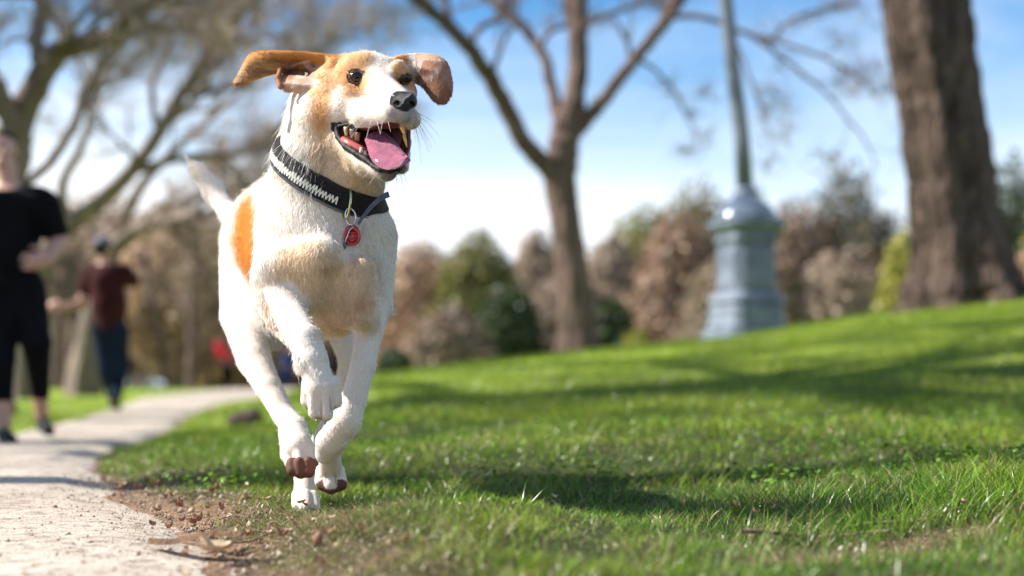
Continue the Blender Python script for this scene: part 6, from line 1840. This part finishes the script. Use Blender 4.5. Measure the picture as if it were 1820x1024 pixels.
a_ = P(385, 985, 2.16); put_leaf(a_[0], 2.16, 4, 1.5, .25, .1, 'large pale tan leaf lying below the dark bark strip', lift=.012)
a_ = P(400, 950, 2.34); put_leaf(a_[0], 2.34, 4, 1.0, 1.0, .2, 'curled pale leaf resting behind the dark bark strip', lift=.014)
a_ = P(560, 1000, 2.02); put_leaf(a_[0], 2.02, 3, .9, 2.0, .5, 'upright crumpled brown leaf at the bottom edge below the dog', lift=.02)

# long dark strip of bark, its near end flat on the path
bs = []
for i, (px, py) in enumerate([(266, 974), (290, 975), (320, 966), (352, 957), (384, 950), (412, 945), (440, 941)]):
    d = 2.28 - .02 * i; bs.append((P(px, py, d), .010 + .010 * math.sin(math.pi * (i + .6) / 7.2)))
bv = []
for (c_, w_) in bs:
    z = tz(c_[0], c_[1]); c_ = np.array([c_[0], c_[1], max(z + .007, min(c_[2], z + .03))])
    for s, dz in ((-1, .001), (-.4, .007), (.4, .008), (1, .002), (.4, .004), (-.4, .003)): bv.append(c_ + np.array([.1 * w_ * s, w_ * s, dz]))
bf = [(i * 6 + j, i * 6 + (j + 1) % 6, (i + 1) * 6 + (j + 1) % 6, (i + 1) * 6 + j) for i in range(6) for j in range(6)] + [(0, 1, 2, 3, 4, 5), (41, 40, 39, 38, 37, 36)]
bk_ = mesh_np('bark_strip', np.array(bv), bf, mat_bark('bark_strip', (.05, .028, .018), (.26, .15, .08), 60, (1, 1, 1), .6), smooth_shade=False)
tag(bk_, 'long dark curled strip of bark lying from the path into the litter', 'bark')
# twigs
m_tw = mat_bark('fallen_twig', (.10, .06, .04), (.34, .25, .17), 60, (1, 1, 1), .5)
def fallen(x, y, L, r, a, label, seed, group=None):
    R = random.Random(seed); p = [np.array([x, y, 0.0])]; 
    for i in range(6): a += R.gauss(0, .22); p.append(p[-1] + np.array([math.cos(a), math.sin(a), 0]) * L / 6)
    p = np.array(p); p[:, 2] = [tz(q[0], q[1]) + r + .002 + .004 * math.sin(i * 1.3) for i, q in enumerate(p)]
    v, f = tubes_np([(p, np.linspace(r, r * .5, 7))], 6)
    i_ = np.array([.5 * (p[3] + p[4])]); b1 = np.array([i_[0], i_[0] + [math.cos(a + .8) * L * .15, math.sin(a + .8) * L * .15, .006], i_[0] + [math.cos(a + .7) * L * .28, math.sin(a + .7) * L * .28, .004]])
    v2, f2 = tubes_np([(b1, np.array([r * .5, r * .4, r * .2]))], 5)
    return tag(mesh_np('fallen_twig', np.concatenate([v, v2]), np.concatenate([f2 * 0 + f2 + len(v), f]), m_tw), label, 'twig', group)
for i in range(26):
    y = R_.uniform(1.9, 3.3); x = float(np.interp(y, edge_y, edge_xr)) + R_.gauss(.12, .11)
    fallen(x, y, R_.uniform(.04, .12), R_.uniform(.0010, .0022), R_.uniform(0, 6.28), 'short thin twig in the litter along the worn path edge', i, 'twigs in the litter along the path edge')
fallen(.36, 2.22, .24, .0042, .25, 'thick pale twig lying in the bare scrape at the lower right', 90)
fallen(.55, 2.34, .22, .0036, .1, 'reddish twig lying further right in the bare scrape', 91)
# crumbs of soil and grit
g = np.random.default_rng(9); n = 17000
Y = 1.5 + 2.6 * g.random(n) ** 1.2; xr = np.interp(Y, edge_y, edge_xr); X = xr + g.normal(.10, .15, n)
k = g.random(n) < .15; X[k] = xr[k] - np.abs(g.normal(0, .5, k.sum()))
k2 = g.random(n) < .25; X[k2] = g.uniform(.1, 1.0, k2.sum()); Y[k2] = g.uniform(2.0, 2.5, k2.sum()); bm2 = bare_mask(X, Y)
keep = (X < xr + .35) | (bm2 > .3); X, Y, xr = X[keep], Y[keep], xr[keep]; n = len(X)
s = g.lognormal(-6.25, .55, n) * np.where(X < xr, .55, 1.0)
zz = np.where(X < xr, base_z(Y) + .006, terrain(X, Y) - .012)
tet = np.array([(1, 0, -.3), (-.5, .87, -.3), (-.5, -.87, -.3), (0, 0, .9), (.5, .5, .5)])
v = np.stack([X, Y, zz + s * .3], -1)[:, None] + (tet[None] * (1 + g.normal(0, .25, (n, 5, 3)))) * s[:, None, None]
f = (np.arange(n)[:, None, None] * 5 + np.array([(0, 1, 4), (1, 3, 4), (1, 2, 3), (2, 0, 3), (0, 4, 3), (0, 2, 1)])[None]).reshape(-1, 3)
c = np.array([(.26, .17, .11), (.40, .29, .20), (.15, .09, .06), (.5, .42, .34)])[g.integers(0, 4, n)] * g.uniform(.7, 1.2, (n, 1))
m_crumb = mat_basic('crumbs', (.2, .15, .1), rough=.95, tint=True, var=.2, vscale=300)
tag(mesh_np('grit', v.reshape(-1, 3), f, m_crumb, cols=np.repeat(c, 5, 0), smooth_shade=False), 'crumbs of earth and grit scattered along the worn path edge', 'grit', kind='stuff')
# dark clod on the lawn between the path and the dog
cx_, cy_ = -1.60, 8.6
cl_ = []
cv = MB().sphere((0, 0, .02), .10, 20, 14, (1.15, .8, .55)).build('clod', mat_basic('clod_earth', (.05, .03, .025), rough=.95, var=.5, vscale=20, bump=1, bscale=30))
for v_ in cv.data.vertices: v_.co *= 1 + (float(vnoise(np.array([v_.co * 26]), 5)[0]) - .5) * .7
cv.location = (cx_, cy_, tz(cx_, cy_)); tag(cv, 'dark clod of earth on the lawn left of the dog\'s hind leg', 'clod')
print('all', _t.time() - _t0)
